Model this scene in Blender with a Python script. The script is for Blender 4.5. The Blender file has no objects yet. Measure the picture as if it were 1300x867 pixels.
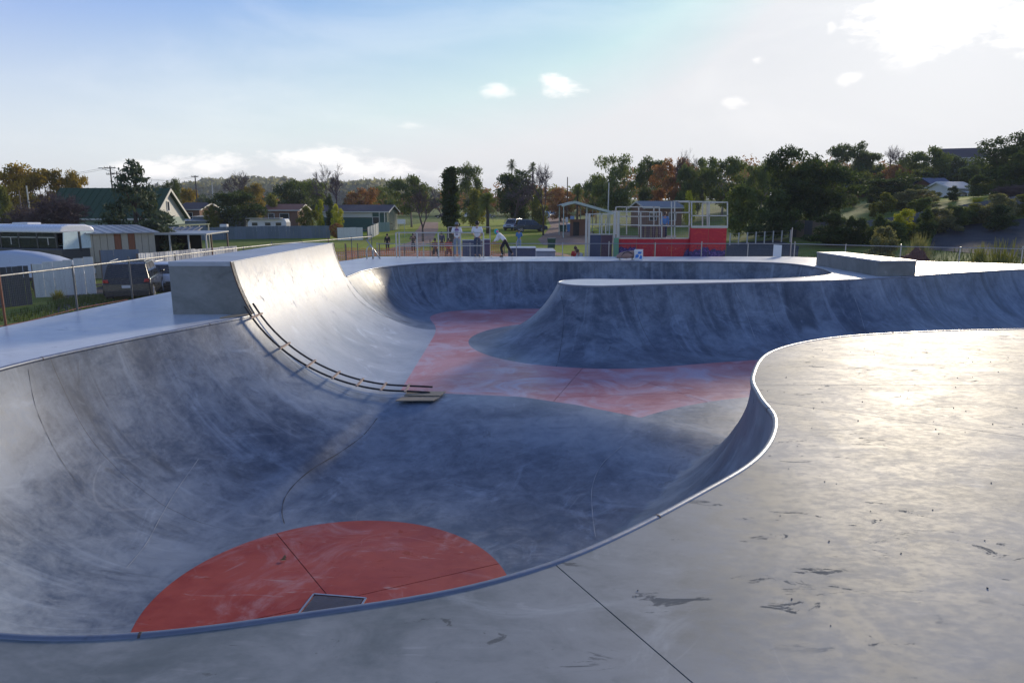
import bpy, bmesh, math, random
import numpy as np
from mathutils import Vector, Matrix
from mathutils.geometry import delaunay_2d_cdt
R = math.radians
rnd = random.Random(7)
rng = np.random.default_rng(11)
S = bpy.context.scene
COL = S.collection

# ------------------------------------------------------------------ camera, sky, sun, exposure
H = 2.3                      # eye height above the deck (deck surface is z = 0)
FPX = 867.0                  # focal length in pixels of the 1300 px wide photograph
HOR = 267.0
PITCH = math.atan((433.5 - HOR) / FPX)
cam_d = bpy.data.cameras.new('camera'); cam = bpy.data.objects.new('camera', cam_d); COL.objects.link(cam)
cam_d.sensor_width = 36.0; cam_d.lens = 36.0 * FPX / 1300.0
cam_d.clip_start = 0.05; cam_d.clip_end = 9000
cam.location = (0, 0, H); cam.rotation_euler = (math.pi / 2 - PITCH, 0, 0)
S.camera = cam
S.view_settings.view_transform = 'Standard'; S.view_settings.look = 'None'
S.view_settings.gamma = 1.0; S.view_settings.exposure = 0.5

SUN_EL = R(14.0); SUN_AZ = R(31.0)          # azimuth measured from +Y towards +X
world = bpy.data.worlds.new('World'); S.world = world; world.use_nodes = True
def dir_of(px, py):
    v = py - 433.5
    d = Vector((px - 650, FPX * math.cos(PITCH) - v * math.sin(PITCH), -FPX * math.sin(PITCH) - v * math.cos(PITCH)))
    return d.normalized()

class NT:
    """tiny helper to wire shader nodes"""
    def __init__(s, tree): s.t = tree; s.n = tree.nodes; s.l = tree.links
    def node(s, kind, **kw):
        nd = s.n.new(kind)
        for k, v in kw.items(): setattr(nd, k, v)
        return nd
    def put(s, sock, val):
        if isinstance(val, bpy.types.NodeSocket): s.l.new(val, sock)
        else: sock.default_value = val
    def math(s, op, a, b=0.0, c=0.0, clamp=False):
        nd = s.node('ShaderNodeMath', operation=op, use_clamp=clamp)
        s.put(nd.inputs[0], a); s.put(nd.inputs[1], b); s.put(nd.inputs[2], c); return nd.outputs[0]
    def vmath(s, op, a, b=(0, 0, 0), out=0):
        nd = s.node('ShaderNodeVectorMath', operation=op); s.put(nd.inputs[0], a)
        if op == 'SCALE': s.put(nd.inputs[3], b)
        else: s.put(nd.inputs[1], b)
        return nd.outputs[out]
    def mix(s, f, a, b, mode='MIX'):
        nd = s.node('ShaderNodeMix', data_type='RGBA', blend_type=mode)
        s.put(nd.inputs[0], f)
        for i, c in ((6, a), (7, b)):
            if not isinstance(c, bpy.types.NodeSocket): c = (c[0], c[1], c[2], 1)
            s.put(nd.inputs[i], c)
        return nd.outputs[2]
    def noise(s, vec, scale, detail=4, rough=0.55, dist=0.0):
        nd = s.node('ShaderNodeTexNoise'); s.put(nd.inputs['Vector'], vec)
        nd.inputs['Scale'].default_value = scale; nd.inputs['Detail'].default_value = detail
        nd.inputs['Roughness'].default_value = rough; nd.inputs['Distortion'].default_value = dist
        return nd.outputs[0]
    def ramp(s, v, lo, hi, a=0.0, b=1.0):
        nd = s.node('ShaderNodeMapRange', interpolation_type='SMOOTHSTEP')
        s.put(nd.inputs[0], v); s.put(nd.inputs[1], lo); s.put(nd.inputs[2], hi); s.put(nd.inputs[3], a); s.put(nd.inputs[4], b)
        return nd.outputs[0]
    def scale(s, vec, xyz):
        return s.vmath('MULTIPLY', vec, xyz)

def build_world():
    w = NT(world.node_tree); w.n.clear()
    sky = w.node('ShaderNodeTexSky', sky_type='NISHITA', sun_disc=False)
    sky.sun_elevation = SUN_EL; sky.sun_rotation = SUN_AZ
    sky.air_density = 1.0; sky.dust_density = 0.3; sky.ozone_density = 3.0; sky.altitude = 300
    co = w.node('ShaderNodeTexCoord').outputs['Generated']
    d = w.vmath('NORMALIZE', co)
    clouds = None
    n1 = w.noise(w.scale(d, (1, 1, 2.0)), 7.0, 9, 0.6, 0.25)
    n2 = w.noise(w.scale(d, (1, 1, 2.4)), 26.0, 9, 0.62, 0.2)
    nn = w.math('ADD', w.math('MULTIPLY', n1, 0.45), w.math('MULTIPLY', n2, 0.55))
    # (px, py, half width, half height, strength): where each cloud of the photograph hangs
    for (px, py, rx, ry, st) in [(1195, 2, 150, 62, 1.0), (1300, 25, 50, 46, .7), (712, 110, 48, 20, .66), (632, 117, 30, 13, .5), (524, 159, 22, 7, .36),
                                 (930, 131, 22, 8, .42), (1075, 103, 22, 11, .42), (962, 76, 14, 8, .4), (1055, 35, 10, 10, .35),
                                 (260, 208, 85, 18, .95), (400, 200, 95, 17, .9), (460, 214, 80, 14, .9), (195, 215, 70, 16, .9), (600, 222, 60, 10, .32)]:
        c = dir_of(px, py)
        right = Vector((c.y, -c.x, 0)).normalized(); up = right.cross(c).normalized()
        cosang = FPX / math.hypot(FPX, math.hypot(px - 650, py - 433.5))
        hw = rx / FPX * cosang * cosang * (1.0); hh = ry / FPX * cosang
        a = w.math('DIVIDE', w.vmath('DOT_PRODUCT', d, tuple(right), 1), hw)
        b = w.math('DIVIDE', w.vmath('DOT_PRODUCT', w.vmath('SUBTRACT', d, tuple(c)), tuple(up), 1), hh)
        front = w.math('GREATER_THAN', w.vmath('DOT_PRODUCT', d, tuple(c), 1), 0.5)
        r2 = w.math('ADD', w.math('MULTIPLY', a, a), w.math('MULTIPLY', b, b))
        m = w.math('SUBTRACT', w.math('SUBTRACT', 1.0, w.math('SQRT', r2)), w.math('MULTIPLY', w.math('SUBTRACT', 1.0, front), 50.0))
        v = w.math('ADD', w.math('MULTIPLY', m, 0.55), w.math('MULTIPLY', w.math('SUBTRACT', nn, 0.5), 2.6))
        v = w.math('MULTIPLY', w.ramp(v, -0.04, 0.6), min(1.0, st * 1.25))
        v = w.math('MULTIPLY', v, w.ramp(m, -0.5, 0.15))
        clouds = v if clouds is None else w.math('MAXIMUM', clouds, v)
    # thin high haze scattered over the rest of the dome
    zc = w.node('ShaderNodeSeparateXYZ'); w.put(zc.inputs[0], d)
    thin = w.math('MULTIPLY', w.ramp(w.noise(w.scale(d, (1, 1, 3.0)), 2.3, 6, 0.6, 0.6), 0.42, 0.75), 0.16)
    sunv = Vector((math.sin(SUN_AZ) * math.cos(SUN_EL), math.cos(SUN_AZ) * math.cos(SUN_EL), math.sin(SUN_EL)))
    sd = w.math('MAXIMUM', w.vmath('DOT_PRODUCT', d, tuple(sunv), 1), 0.0)
    glow = w.math('POWER', sd, 14.0)
    glow2 = w.math('POWER', sd, 120.0)
    skycol = w.mix(1.0, sky.outputs[0], SKY_TINT, 'MULTIPLY')
    mn = w.node('ShaderNodeMix', data_type='RGBA', blend_type='DARKEN'); mn.inputs[0].default_value = 1.0; w.put(mn.inputs[6], skycol); mn.inputs[7].default_value = (*SKY_CAP, 1); skycol = mn.outputs[2]
    lowhaze = w.ramp(w.math('ABSOLUTE', zc.outputs[2]), 0.34, 0.0, 0.0, HAZE_MIX)
    skycol = w.mix(lowhaze, skycol, HAZE_COL)
    skycol = w.mix(w.math('MAXIMUM', clouds, thin), skycol, CLOUD_COL)
    add = w.node('ShaderNodeMix', data_type='RGBA', blend_type='ADD'); add.inputs[0].default_value = 1.0
    g = w.node('ShaderNodeCombineColor')
    gg = w.math('ADD', w.math('MULTIPLY', glow, GLOW_W), w.math('MULTIPLY', w.math('MULTIPLY', glow2, GLOW_N), w.math('ADD', 0.35, w.math('MULTIPLY', clouds, 0.65))))
    w.put(g.inputs[0], gg); w.put(g.inputs[1], w.math('MULTIPLY', gg, 0.95)); w.put(g.inputs[2], w.math('MULTIPLY', gg, 0.85))
    w.put(add.inputs[6], skycol); w.put(add.inputs[7], g.outputs[0])
    bg = w.node('ShaderNodeBackground'); w.put(bg.inputs[0], add.outputs[2]); bg.inputs[1].default_value = SKY_STR
    out = w.node('ShaderNodeOutputWorld'); w.l.new(bg.outputs[0], out.inputs[0])
SKY_STR = 0.115
SKY_TINT = (0.88, 0.94, 1.28)
HAZE_COL = (6.2, 6.15, 6.1); HAZE_MIX = 0.8
SKY_CAP = (4.75, 4.95, 5.3)
CLOUD_COL = (8.6, 8.3, 8.0)
GLOW_W = 0.3; GLOW_N = 1.5
build_world()

sun_d = bpy.data.lights.new('sun', 'SUN'); sun = bpy.data.objects.new('sun', sun_d); COL.objects.link(sun)
sun_d.energy = 2.6; sun_d.angle = R(8.0); sun_d.color = (1.0, 0.86, 0.66)
sdir = Vector((math.sin(SUN_AZ) * math.cos(SUN_EL), math.cos(SUN_AZ) * math.cos(SUN_EL), math.sin(SUN_EL)))
sun.rotation_euler = (-sdir).to_track_quat('-Z', 'Y').to_euler()

# ------------------------------------------------------------------ helpers
cp, sp = math.cos(PITCH), math.sin(PITCH)
def W(px, py, y):
    """world point at world depth y that the photograph shows at pixel (px, py)"""
    v = py - 433.5; den = FPX * cp - v * sp
    return Vector(((px - 650) * y / den, y, H + y * (-FPX * sp - v * cp) / den))
def sm(t):
    t = min(1.0, max(0.0, t)); return t * t * (3 - 2 * t)
def Gz(x, y):
    """natural ground height"""
    z = -1.7 + 0.8 * sm((y - 62) / 50) + 1.1 * sm((y - 100) / 90) + 3.0 * sm((y - 190) / 300)
    z += 5.6 * sm((x - 4) / 70) * sm((y - 34) / 48)
    z += 0.10 * math.sin(x * 0.21 + 1) * math.sin(y * 0.17)
    return z
def tag(o, label=None, cat=None, group=None, kind=None):
    if label: o['label'] = label
    if cat: o['category'] = cat
    if group: o['group'] = group
    if kind: o['kind'] = kind
    return o
def empty(name, loc=(0, 0, 0), rz=0.0):
    o = bpy.data.objects.new(name, None); COL.objects.link(o); o.location = loc; o.rotation_euler = (0, 0, rz)
    o.empty_display_size = 0.2; return o
def thing(name, label, cat, loc=(0, 0, 0), rz=0.0, group=None):
    return tag(empty(name, loc, rz), label, cat, group)
def link(name, me, parent=None):
    o = bpy.data.objects.new(name, me); COL.objects.link(o)
    if parent is not None: o.parent = parent
    return o
def copy_tree(o, parent=None):
    c = o.copy(); COL.objects.link(c); c.parent = parent
    for ch in list(o.children): copy_tree(ch, c)
    return c
def mesh_np(name, V, F, mat=None, smooth=False):
    """V (n,3); F (m,k) array of equal-sized faces"""
    V = np.asarray(V, dtype=np.float32); F = np.asarray(F, dtype=np.int32)
    me = bpy.data.meshes.new(name); n, k = F.shape
    me.vertices.add(len(V)); me.vertices.foreach_set('co', V.ravel())
    me.loops.add(n * k); me.loops.foreach_set('vertex_index', F.ravel())
    me.polygons.add(n); me.polygons.foreach_set('loop_start', np.arange(0, n * k, k, dtype=np.int32))
    me.update(calc_edges=True)
    if smooth: me.polygons.foreach_set('use_smooth', np.ones(n, dtype=bool))
    if mat: me.materials.append(mat)
    me.validate(); return me

class MB:
    """collects simple shapes into one mesh"""
    def __init__(s): s.v = []; s.f = []; s.smooth = False
    def add(s, vs, fs):
        b = len(s.v); s.v += [tuple(v) for v in vs]; s.f += [tuple(b + i for i in f) for f in fs]; return s
    def box(s, c, d, rz=0.0, M=None):
        x, y, z = d[0] / 2, d[1] / 2, d[2] / 2
        vs = [Vector((a * x, b * y, e * z)) for e in (-1, 1) for b in (-1, 1) for a in (-1, 1)]
        m = M or Matrix.Rotation(rz, 3, 'Z')
        vs = [m @ v + Vector(c) for v in vs]
        return s.add(vs, [(0, 2, 3, 1), (4, 5, 7, 6), (0, 1, 5, 4), (2, 6, 7, 3), (0, 4, 6, 2), (1, 3, 7, 5)])
    def bar(s, a, b, w, h=None):
        a = Vector(a); b = Vector(b); d = b - a; L = d.length
        q = d.to_track_quat('Y', 'Z').to_matrix()
        return s.box((a + b) / 2, (w, L, h or w), M=q)
    def tube(s, pts, r, n=8, caps=True):
        pts = [Vector(p) for p in pts]; rs = r if isinstance(r, (list, tuple)) else [r] * len(pts)
        b = len(s.v); prev = None
        for i, p in enumerate(pts):
            d = (pts[min(i + 1, len(pts) - 1)] - pts[max(i - 1, 0)]).normalized()
            if prev is None:
                u = d.orthogonal().normalized()
            else:
                u = (prev - d * prev.dot(d)).normalized()
            prev = u; w = d.cross(u)
            for k in range(n):
                t = 2 * math.pi * k / n
                s.v.append(tuple(p + (u * math.cos(t) + w * math.sin(t)) * rs[i]))
        for i in range(len(pts) - 1):
            for k in range(n):
                k2 = (k + 1) % n
                s.f.append((b + i * n + k, b + i * n + k2, b + (i + 1) * n + k2, b + (i + 1) * n + k))
        if caps:
            s.f.append(tuple(b + k for k in reversed(range(n))))
            s.f.append(tuple(b + (len(pts) - 1) * n + k for k in range(n)))
        return s
    def prism(s, poly, axis, a, b):
        """poly: 2D outline; axis 'x': poly is (y,z); 'y': (x,z); 'z': (x,y)"""
        def P(p, t):
            return {'x': (t, p[0], p[1]), 'y': (p[0], t, p[1]), 'z': (p[0], p[1], t)}[axis]
        n = len(poly); vs = [P(p, a) for p in poly] + [P(p, b) for p in poly]
        fs = [tuple(range(n)), tuple(reversed(range(n, 2 * n)))] + [(i, i + n, (i + 1) % n + n, (i + 1) % n) for i in range(n)]
        return s.add(vs, fs)
    def ball(s, c, r, seg=10, rings=7, jit=0.0):
        rx, ry, rz_ = r if isinstance(r, (list, tuple)) else (r, r, r)
        b = len(s.v); s.v.append((c[0], c[1], c[2] - rz_))
        for i in range(1, rings):
            t = math.pi * i / rings - math.pi / 2
            for k in range(seg):
                a = 2 * math.pi * k / seg; q = 1 + (rnd.random() - .5) * jit
                s.v.append((c[0] + rx * q * math.cos(t) * math.cos(a), c[1] + ry * q * math.cos(t) * math.sin(a), c[2] + rz_ * q * math.sin(t)))
        s.v.append((c[0], c[1], c[2] + rz_)); top = len(s.v) - 1
        for k in range(seg):
            k2 = (k + 1) % seg
            s.f.append((b, b + 1 + k2, b + 1 + k))
            s.f.append((top, b + 1 + (rings - 2) * seg + k, b + 1 + (rings - 2) * seg + k2))
            for i in range(rings - 2):
                s.f.append((b + 1 + i * seg + k, b + 1 + i * seg + k2, b + 1 + (i + 1) * seg + k2, b + 1 + (i + 1) * seg + k))
        return s
    def mesh(s, name, mat, smooth=False, fix=True):
        me = bpy.data.meshes.new(name); me.from_pydata(s.v, [], s.f)
        if fix:
            bm = bmesh.new(); bm.from_mesh(me); bmesh.ops.recalc_face_normals(bm, faces=bm.faces); bm.to_mesh(me); bm.free()
        if smooth: me.polygons.foreach_set('use_smooth', [True] * len(me.polygons))
        if mat: me.materials.append(mat)
        me.update(); return me
    def build(s, name, mat, parent=None, smooth=False, bevel=0.0, seg=2):
        o = link(name, s.mesh(name, mat, smooth), parent)
        if bevel:
            m = o.modifiers.new('bevel', 'BEVEL'); m.width = bevel; m.segments = seg; m.limit_method = 'ANGLE'; m.angle_limit = R(35)
        return o

# ------------------------------------------------------------------ materials
MATS = {}
def new_mat(name):
    m = bpy.data.materials.new(name); m.use_nodes = True
    t = NT(m.node_tree); t.n.clear()
    out = t.node('ShaderNodeOutputMaterial'); b = t.node('ShaderNodeBsdfPrincipled')
    t.l.new(b.outputs[0], out.inputs[0]); MATS[name] = m
    return m, t, b, out
def paint(name, col, rough=0.5, metal=0.0, var=0.25, scale=3.0, bump=0.15, dirt=(0.12, 0.10, 0.08), dirt_amt=0.25, spec=0.5, vstreak=False):
    """painted or weathered surface: tone noise, grime and fine relief"""
    m, t, b, o = new_mat(name)
    co = t.node('ShaderNodeTexCoord').outputs['Object']
    oi = t.node('ShaderNodeObjectInfo').outputs['Random']
    co = t.vmath('ADD', co, t.vmath('SCALE', (7.3, 3.1, 5.7), oi))
    sc = (6, 6, 0.6) if vstreak else (1, 1, 1)
    n = t.noise(t.scale(co, sc), scale, 6, 0.6); n2 = t.noise(co, scale * 7, 5, 0.6)
    c = t.mix(n, [x * (1 - var) for x in col], [min(1, x * (1 + var)) for x in col])
    c = t.mix(t.math('MULTIPLY', t.ramp(t.math('ADD', t.math('MULTIPLY', n, .6), t.math('MULTIPLY', n2, .4)), 0.52, 0.72), dirt_amt), c, dirt)
    t.put(b.inputs['Base Color'], c)
    t.put(b.inputs['Roughness'], t.ramp(n2, 0.3, 0.7, max(0.03, rough - 0.08), min(1, rough + 0.1)))
    b.inputs['Metallic'].default_value = metal
    b.inputs['Specular IOR Level'].default_value = spec
    if bump:
        bp = t.node('ShaderNodeBump'); bp.inputs['Strength'].default_value = bump; bp.inputs['Distance'].default_value = 0.01
        t.put(bp.inputs['Height'], n2); t.l.new(bp.outputs[0], b.inputs['Normal'])
    return m
def glass(name, col=(0.02, 0.025, 0.03), rough=0.06):
    m, t, b, o = new_mat(name)
    co = t.node('ShaderNodeTexCoord').outputs['Object']; n = t.noise(co, 2.0, 3)
    t.put(b.inputs['Base Color'], t.mix(n, [x * .7 for x in col], [x * 1.4 for x in col]))
    b.inputs['Roughness'].default_value = rough; b.inputs['Specular IOR Level'].default_value = 0.7
    return m
def leafmat(name, a, b_, trans=0.42, c_=None):
    m, t, b, out = new_mat(name)
    co = t.node('ShaderNodeTexCoord').outputs['Object']
    isl = t.node('ShaderNodeNewGeometry').outputs['Random Per Island']
    oi = t.node('ShaderNodeObjectInfo').outputs['Random']
    n = t.noise(co, 3.5, 4, 0.6)
    f = t.math('ADD', t.math('MULTIPLY', isl, 0.55), t.math('MULTIPLY', t.ramp(n, 0.3, 0.7), 0.45))
    c = t.mix(f, a, b_)
    if c_: c = t.mix(t.ramp(t.noise(co, 6.0, 3), 0.55, 0.7), c, c_)
    c = t.mix(1.0, c, t.mix(oi, (0.78, 0.8, 0.85), (1.2, 1.15, 1.1)), 'MULTIPLY')
    t.put(b.inputs['Base Color'], c); b.inputs['Roughness'].default_value = 0.65; b.inputs['Specular IOR Level'].default_value = 0.25
    tr = t.node('ShaderNodeBsdfTranslucent'); t.put(tr.inputs[0], t.mix(1.0, c, (1.3, 1.25, 0.7), 'MULTIPLY'))
    mx = t.node('ShaderNodeMixShader'); mx.inputs[0].default_value = trans
    t.l.new(b.outputs[0], mx.inputs[1]); t.l.new(tr.outputs[0], mx.inputs[2]); t.l.new(mx.outputs[0], out.inputs[0])
    return m

def concrete(name, c_dark, c_light, rough=(0.3, 0.5), wall=False, seed=0.0, dust=None, scuff=0.35, stain=0.5, tint=None):
    """power-trowelled concrete: cloudy tone, trowel arcs, wheel scuffs, stains; walls also streak downhill"""
    m, t, b, out = new_mat(name)
    geo = t.node('ShaderNodeNewGeometry'); pos = t.vmath('ADD', geo.outputs['Position'], (seed, seed * 1.7, seed * .6))
    ps = pos if wall else t.scale(pos, (0.75, 1.25, 1)); big = t.noise(pos, 0.42, 5, 0.6, 0.7); mid = t.noise(ps, 1.9, 8, 0.68, 0.9); fine = t.noise(ps, 14, 8, 0.68, 0.3)
    grit = t.noise(pos, 160, 3, 0.6)
    stretch = t.noise(t.scale(pos, (0.8, 5.0, 2.0)), 1.6, 6, 0.62, 1.4)
    f = t.math('ADD', t.math('MULTIPLY', big, 0.52), t.math('ADD', t.math('MULTIPLY', mid, 0.34), t.math('MULTIPLY', fine, 0.14)))
    f = t.ramp(f, 0.37, 0.65) if wall else t.ramp(f, 0.38, 0.62)
    c = t.mix(f, c_dark, c_light)
    if tint: c = t.mix(t.ramp(t.noise(pos, 0.8, 5, 0.6, 1.2), 0.45, 0.7), c, tint)
    # trowel swirls
    wv = t.node('ShaderNodeTexWave', wave_type='RINGS'); t.put(wv.inputs['Vector'], t.scale(pos, (1, 1, 0.5)))
    wv.inputs['Scale'].default_value = 1.1; wv.inputs['Distortion'].default_value = 14; wv.inputs['Detail'].default_value = 4; wv.inputs['Detail Scale'].default_value = 1.6
    c = t.mix(t.math('MULTIPLY', wv.outputs['Fac'], 0.05), c, [x * 1.7 for x in c_light], 'MIX')
    if wall:
        at = t.node('ShaderNodeAttribute', attribute_name='uvd'); u = at.outputs['Vector']
        wl = t.node('ShaderNodeAttribute', attribute_name='wall').outputs['Fac']
        st = t.noise(t.scale(u, (3.0, 0.32, 0)), 1.3, 7, 0.65, 0.35)
        st2 = t.noise(t.scale(u, (1.0, 0.35, 0)), 0.8, 5, 0.6, 1.0)
        k1 = t.math('MULTIPLY', t.ramp(st, 0.50, 0.74), wl)
        c = t.mix(t.math('MULTIPLY', k1, 0.34), c, [x * 1.75 for x in c_light])
        k2 = t.math('MULTIPLY', t.ramp(st2, 0.52, 0.72), wl)
        c = t.mix(t.math('MULTIPLY', k2, 0.72), c, [x * 0.55 for x in c_dark])
    # soft pale bloom and dark damp stains
    bloom = t.ramp(t.noise(pos, 0.75, 8, 0.7, 1.6), 0.49 if dust else 0.56, 0.72)
    c = t.mix(t.math('MULTIPLY', bloom, 0.55 if dust else 0.35), c, dust or [min(1, x * 1.8) for x in c_light])
    if wall: dk = t.ramp(t.noise(t.vmath('ADD', pos, (31, 7, 3)), 1.3, 8, 0.7, 0.8), 0.60, 0.70)
    else:
        dk = t.ramp(t.noise(t.scale(t.vmath('ADD', pos, (31, 7, 3)), (0.75, 1.9, 1)), 2.6, 10, 0.72, 0.9), 0.610, 0.635)
        dk = t.math('MULTIPLY', dk, t.ramp(t.noise(t.vmath('ADD', pos, (3, 17, 3)), 0.7, 3), 0.42, 0.55))
    if wall:
        us = t.node('ShaderNodeSeparateXYZ'); t.put(us.inputs[0], u)
        ju = t.math('ABSOLUTE', t.math('SUBTRACT', t.math('FRACT', t.math('DIVIDE', t.math('ADD', us.outputs[0], t.math('MULTIPLY', t.noise(pos, .5, 2), .25)), 4.7)), 0.5))
        c = t.mix(t.math('MULTIPLY', t.ramp(ju, 0.0016, 0.0007), t.math('MULTIPLY', wl, .75)), c, (0.03, 0.03, 0.035))
    c = t.mix(t.math('MULTIPLY', dk, stain), c, [x * 0.35 for x in c_dark])
    # thin curved wheel lines
    ln = None
    for i, (sc_, w_) in enumerate([(0.16, 0.0009), (0.24, 0.0012), (0.33, 0.0012)]):
        q = t.noise(t.vmath('ADD', pos, (i * 17 + 3, i * 5, 0)), sc_, 1.2, 0.4, 0.3)
        l_ = t.ramp(t.math('ABSOLUTE', t.math('SUBTRACT', q, 0.5 + 0.03 * i)), w_, 0.0)
        ln = l_ if ln is None else t.math('MAXIMUM', ln, l_)
    lm = t.ramp(t.noise(pos, 0.6, 3, 0.6), 0.54, 0.66, 0.0, 0.6)
    c = t.mix(t.math('MULTIPLY', t.math('MULTIPLY', ln, lm), scuff), c, (0.62, 0.62, 0.62))
    sfx = t.math('MULTIPLY', t.ramp(stretch, 0.60, 0.70), t.ramp(mid, 0.45, 0.6))
    c = t.mix(t.math('MULTIPLY', sfx, scuff * 0.8), c, (0.5, 0.5, 0.5))
    vo = t.node('ShaderNodeTexVoronoi'); t.put(vo.inputs['Vector'], pos); vo.inputs['Scale'].default_value = 2.2
    spot = t.ramp(vo.outputs['Distance'], 0.03, 0.015)
    spot = t.math('MULTIPLY', spot, t.math('GREATER_THAN', t.node('ShaderNodeSeparateColor').outputs[0] if False else t.noise(pos, 1.1, 1), 0.55))
    c = t.mix(t.math('MULTIPLY', spot, 0.7), c, (0.05, 0.05, 0.055))
    t.put(b.inputs['Base Color'], c)
    r_ = t.ramp(t.math('ADD', t.math('MULTIPLY', mid, .55), t.math('MULTIPLY', fine, .45)), 0.38, 0.62, rough[0], rough[1])
    r_ = t.math('ADD', r_, t.math('MULTIPLY', dk, 0.3 if not wall else 0.05))
    t.put(b.inputs['Roughness'], r_)
    b.inputs['Specular IOR Level'].default_value = 0.5 if wall or seed in (5, 15) else 0.3
    bp = t.node('ShaderNodeBump'); bp.inputs['Strength'].default_value = 0.3 if seed != 5 else 0.1; bp.inputs['Distance'].default_value = 0.010
    t.put(bp.inputs['Height'], t.math('ADD', t.math('MULTIPLY', mid, 0.14 if wall else 0.07), t.math('ADD', t.math('MULTIPLY', fine, 0.05 if not wall else 0.16), t.math('MULTIPLY', grit, 0.14))))
    t.l.new(bp.outputs[0], b.inputs['Normal'])
    return m
M_DECK = concrete('deck_concrete', (0.125, 0.145, 0.145), (0.27, 0.285, 0.285), (0.57, 0.67), seed=3, scuff=0.3, stain=0.55)
M_DECKL = concrete('pale_deck_concrete', (0.50, 0.52, 0.54), (0.64, 0.66, 0.68), (0.28, 0.42), seed=5, scuff=0.2, stain=0.3)
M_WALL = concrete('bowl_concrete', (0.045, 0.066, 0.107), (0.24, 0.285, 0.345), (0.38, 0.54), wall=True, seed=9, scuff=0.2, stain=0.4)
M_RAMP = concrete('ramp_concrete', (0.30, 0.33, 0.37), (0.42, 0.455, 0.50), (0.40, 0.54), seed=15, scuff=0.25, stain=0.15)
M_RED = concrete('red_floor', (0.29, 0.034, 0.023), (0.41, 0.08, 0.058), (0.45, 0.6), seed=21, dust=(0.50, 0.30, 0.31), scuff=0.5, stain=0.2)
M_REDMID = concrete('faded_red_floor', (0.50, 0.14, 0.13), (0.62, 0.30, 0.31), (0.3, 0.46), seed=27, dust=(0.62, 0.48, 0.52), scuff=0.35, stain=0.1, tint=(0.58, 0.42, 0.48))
M_BLOCK = concrete('block_concrete', (0.15, 0.16, 0.155), (0.26, 0.27, 0.26), (0.5, 0.7), seed=33, scuff=0.1, stain=0.2)
M_JOINT = paint('joint_dark', (0.05, 0.045, 0.045), 0.8)
M_STEEL = paint('galvanised_steel', (0.42, 0.43, 0.44), 0.38, 0.9, 0.2, 8, 0.1)
M_COPE = paint('coping_steel', (0.24, 0.26, 0.30), 0.42, 0.7, 0.3, 2.5, 0.1, dirt=(.1, .1, .11), dirt_amt=.5)
# ------------------------------------------------------------------ the bowl
D1, D2 = 1.9, 2.7
CC = np.array([-2.34, 8.1]); RC = 2.36         # deep red floor
# lip control points: x, y, run = horizontal length of the transition below them
LIP = [(27.5, 20.5, 2.6), (26.5, 26.5, 2.6), (23.5, 27.6, 2.6), (20.2, 27.0, 2.6), (16.8, 25.6, 2.6), (13.6, 24.0, 2.7), (10.4, 22.75, 2.8), (7.2, 22.1, 2.9), (4.9, 21.6, 3.0),
       (3.5, 21.22, 3.1), (2.65, 21.05, 3.1), (1.85, 21.35, 3.05), (1.5, 22.15, 2.9), (1.85, 22.95, 2.8), (2.7, 23.3, 2.6), (4.2, 23.15, 2.3), (7.0, 23.0, 2.2), (9.6, 23.6, 2.0),
       (11.4, 24.7, 1.95), (12.2, 26.3, 1.95), (12.5, 28.3, 1.95), (12.1, 30.2, 1.95), (10.6, 31.1, 1.95), (7.2, 31.4, 1.95), (3.4, 31.4, 1.95), (0, 31.25, 1.95), (-2.4, 30.85, 1.95),
       (-4.2, 29.9, 2.0), (-5.4, 28.2, 2.3), (-5.85, 26.2, 2.8), (-5.85, 24.1, 3.2), (-5.85, 21.0, 3.2), (-5.85, 18.0, 3.2), (-5.85, 15.2, 3.2), (-6.35, 13.7, 3.3), (-6.98, 12.2, 3.4),
       (-7.55, 10.2, 3.3), (-7.6, 8.0, 3.0), (-6.9, 5.9, 2.9), (-5.2, 4.15, 2.75), (-2.8, 3.40, 2.7), (-1.05, 3.64, 2.7), (0.26, 4.18, 2.7), (1.66, 5.43, 2.7), (2.42, 6.3, 2.7),
       (2.94, 7.35, 2.6), (3.12, 8.35, 2.6), (3.42, 9.45, 2.7), (4.3, 11.1, 2.9), (5.8, 12.3, 2.8), (7.8, 12.95, 2.6), (10.4, 13.3, 2.4), (15, 13.6, 2.4), (21, 13.7, 2.4), (26.2, 15.0, 2.5)]
EXT = (15.2, 24.1)          # the raised extension stands along the straight part of the lip between these y
def spline(P, n=12):
    out = []
    N = len(P)
    for i in range(N):
        p0, p1, p2, p3 = [np.array(P[(i + k) % N], float) for k in (-1, 0, 1, 2)]
        st = (abs(p1[0] + 5.85) < 1e-6 and abs(p2[0] + 5.85) < 1e-6)
        L = np.linalg.norm((p2 - p1)[:2]); k = max(2, int(L / 0.13))
        for j in range(k):
            t = j / k
            if st: q = p1 * (1 - t) + p2 * t
            else: q = 0.5 * ((2 * p1) + (-p0 + p2) * t + (2 * p0 - 5 * p1 + 4 * p2 - p3) * t * t + (-p0 + 3 * p1 - 3 * p2 + p3) * t ** 3)
            out.append(q)
    return np.array(out)
LP = spline(LIP); LXY = LP[:, :2]; NL = len(LP)
seg = np.roll(LXY, -1, 0) - LXY; seglen = np.linalg.norm(seg, axis=1)
arc_u = np.concatenate([[0], np.cumsum(seglen)[:-1]])
LN = np.stack([(np.roll(LXY, -1, 0) - np.roll(LXY, 1, 0))[:, 1], -(np.roll(LXY, -1, 0) - np.roll(LXY, 1, 0))[:, 0]], 1)
LN /= np.linalg.norm(LN, axis=1)[:, None]
area2 = np.sum(LXY[:, 0] * np.roll(LXY[:, 1], -1) - np.roll(LXY[:, 0], -1) * LXY[:, 1])
if area2 > 0: LN = -LN                       # LN points into the bowl
def sms(t):
    t = np.clip(t, 0, 1); return t * t * (3 - 2 * t)
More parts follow.
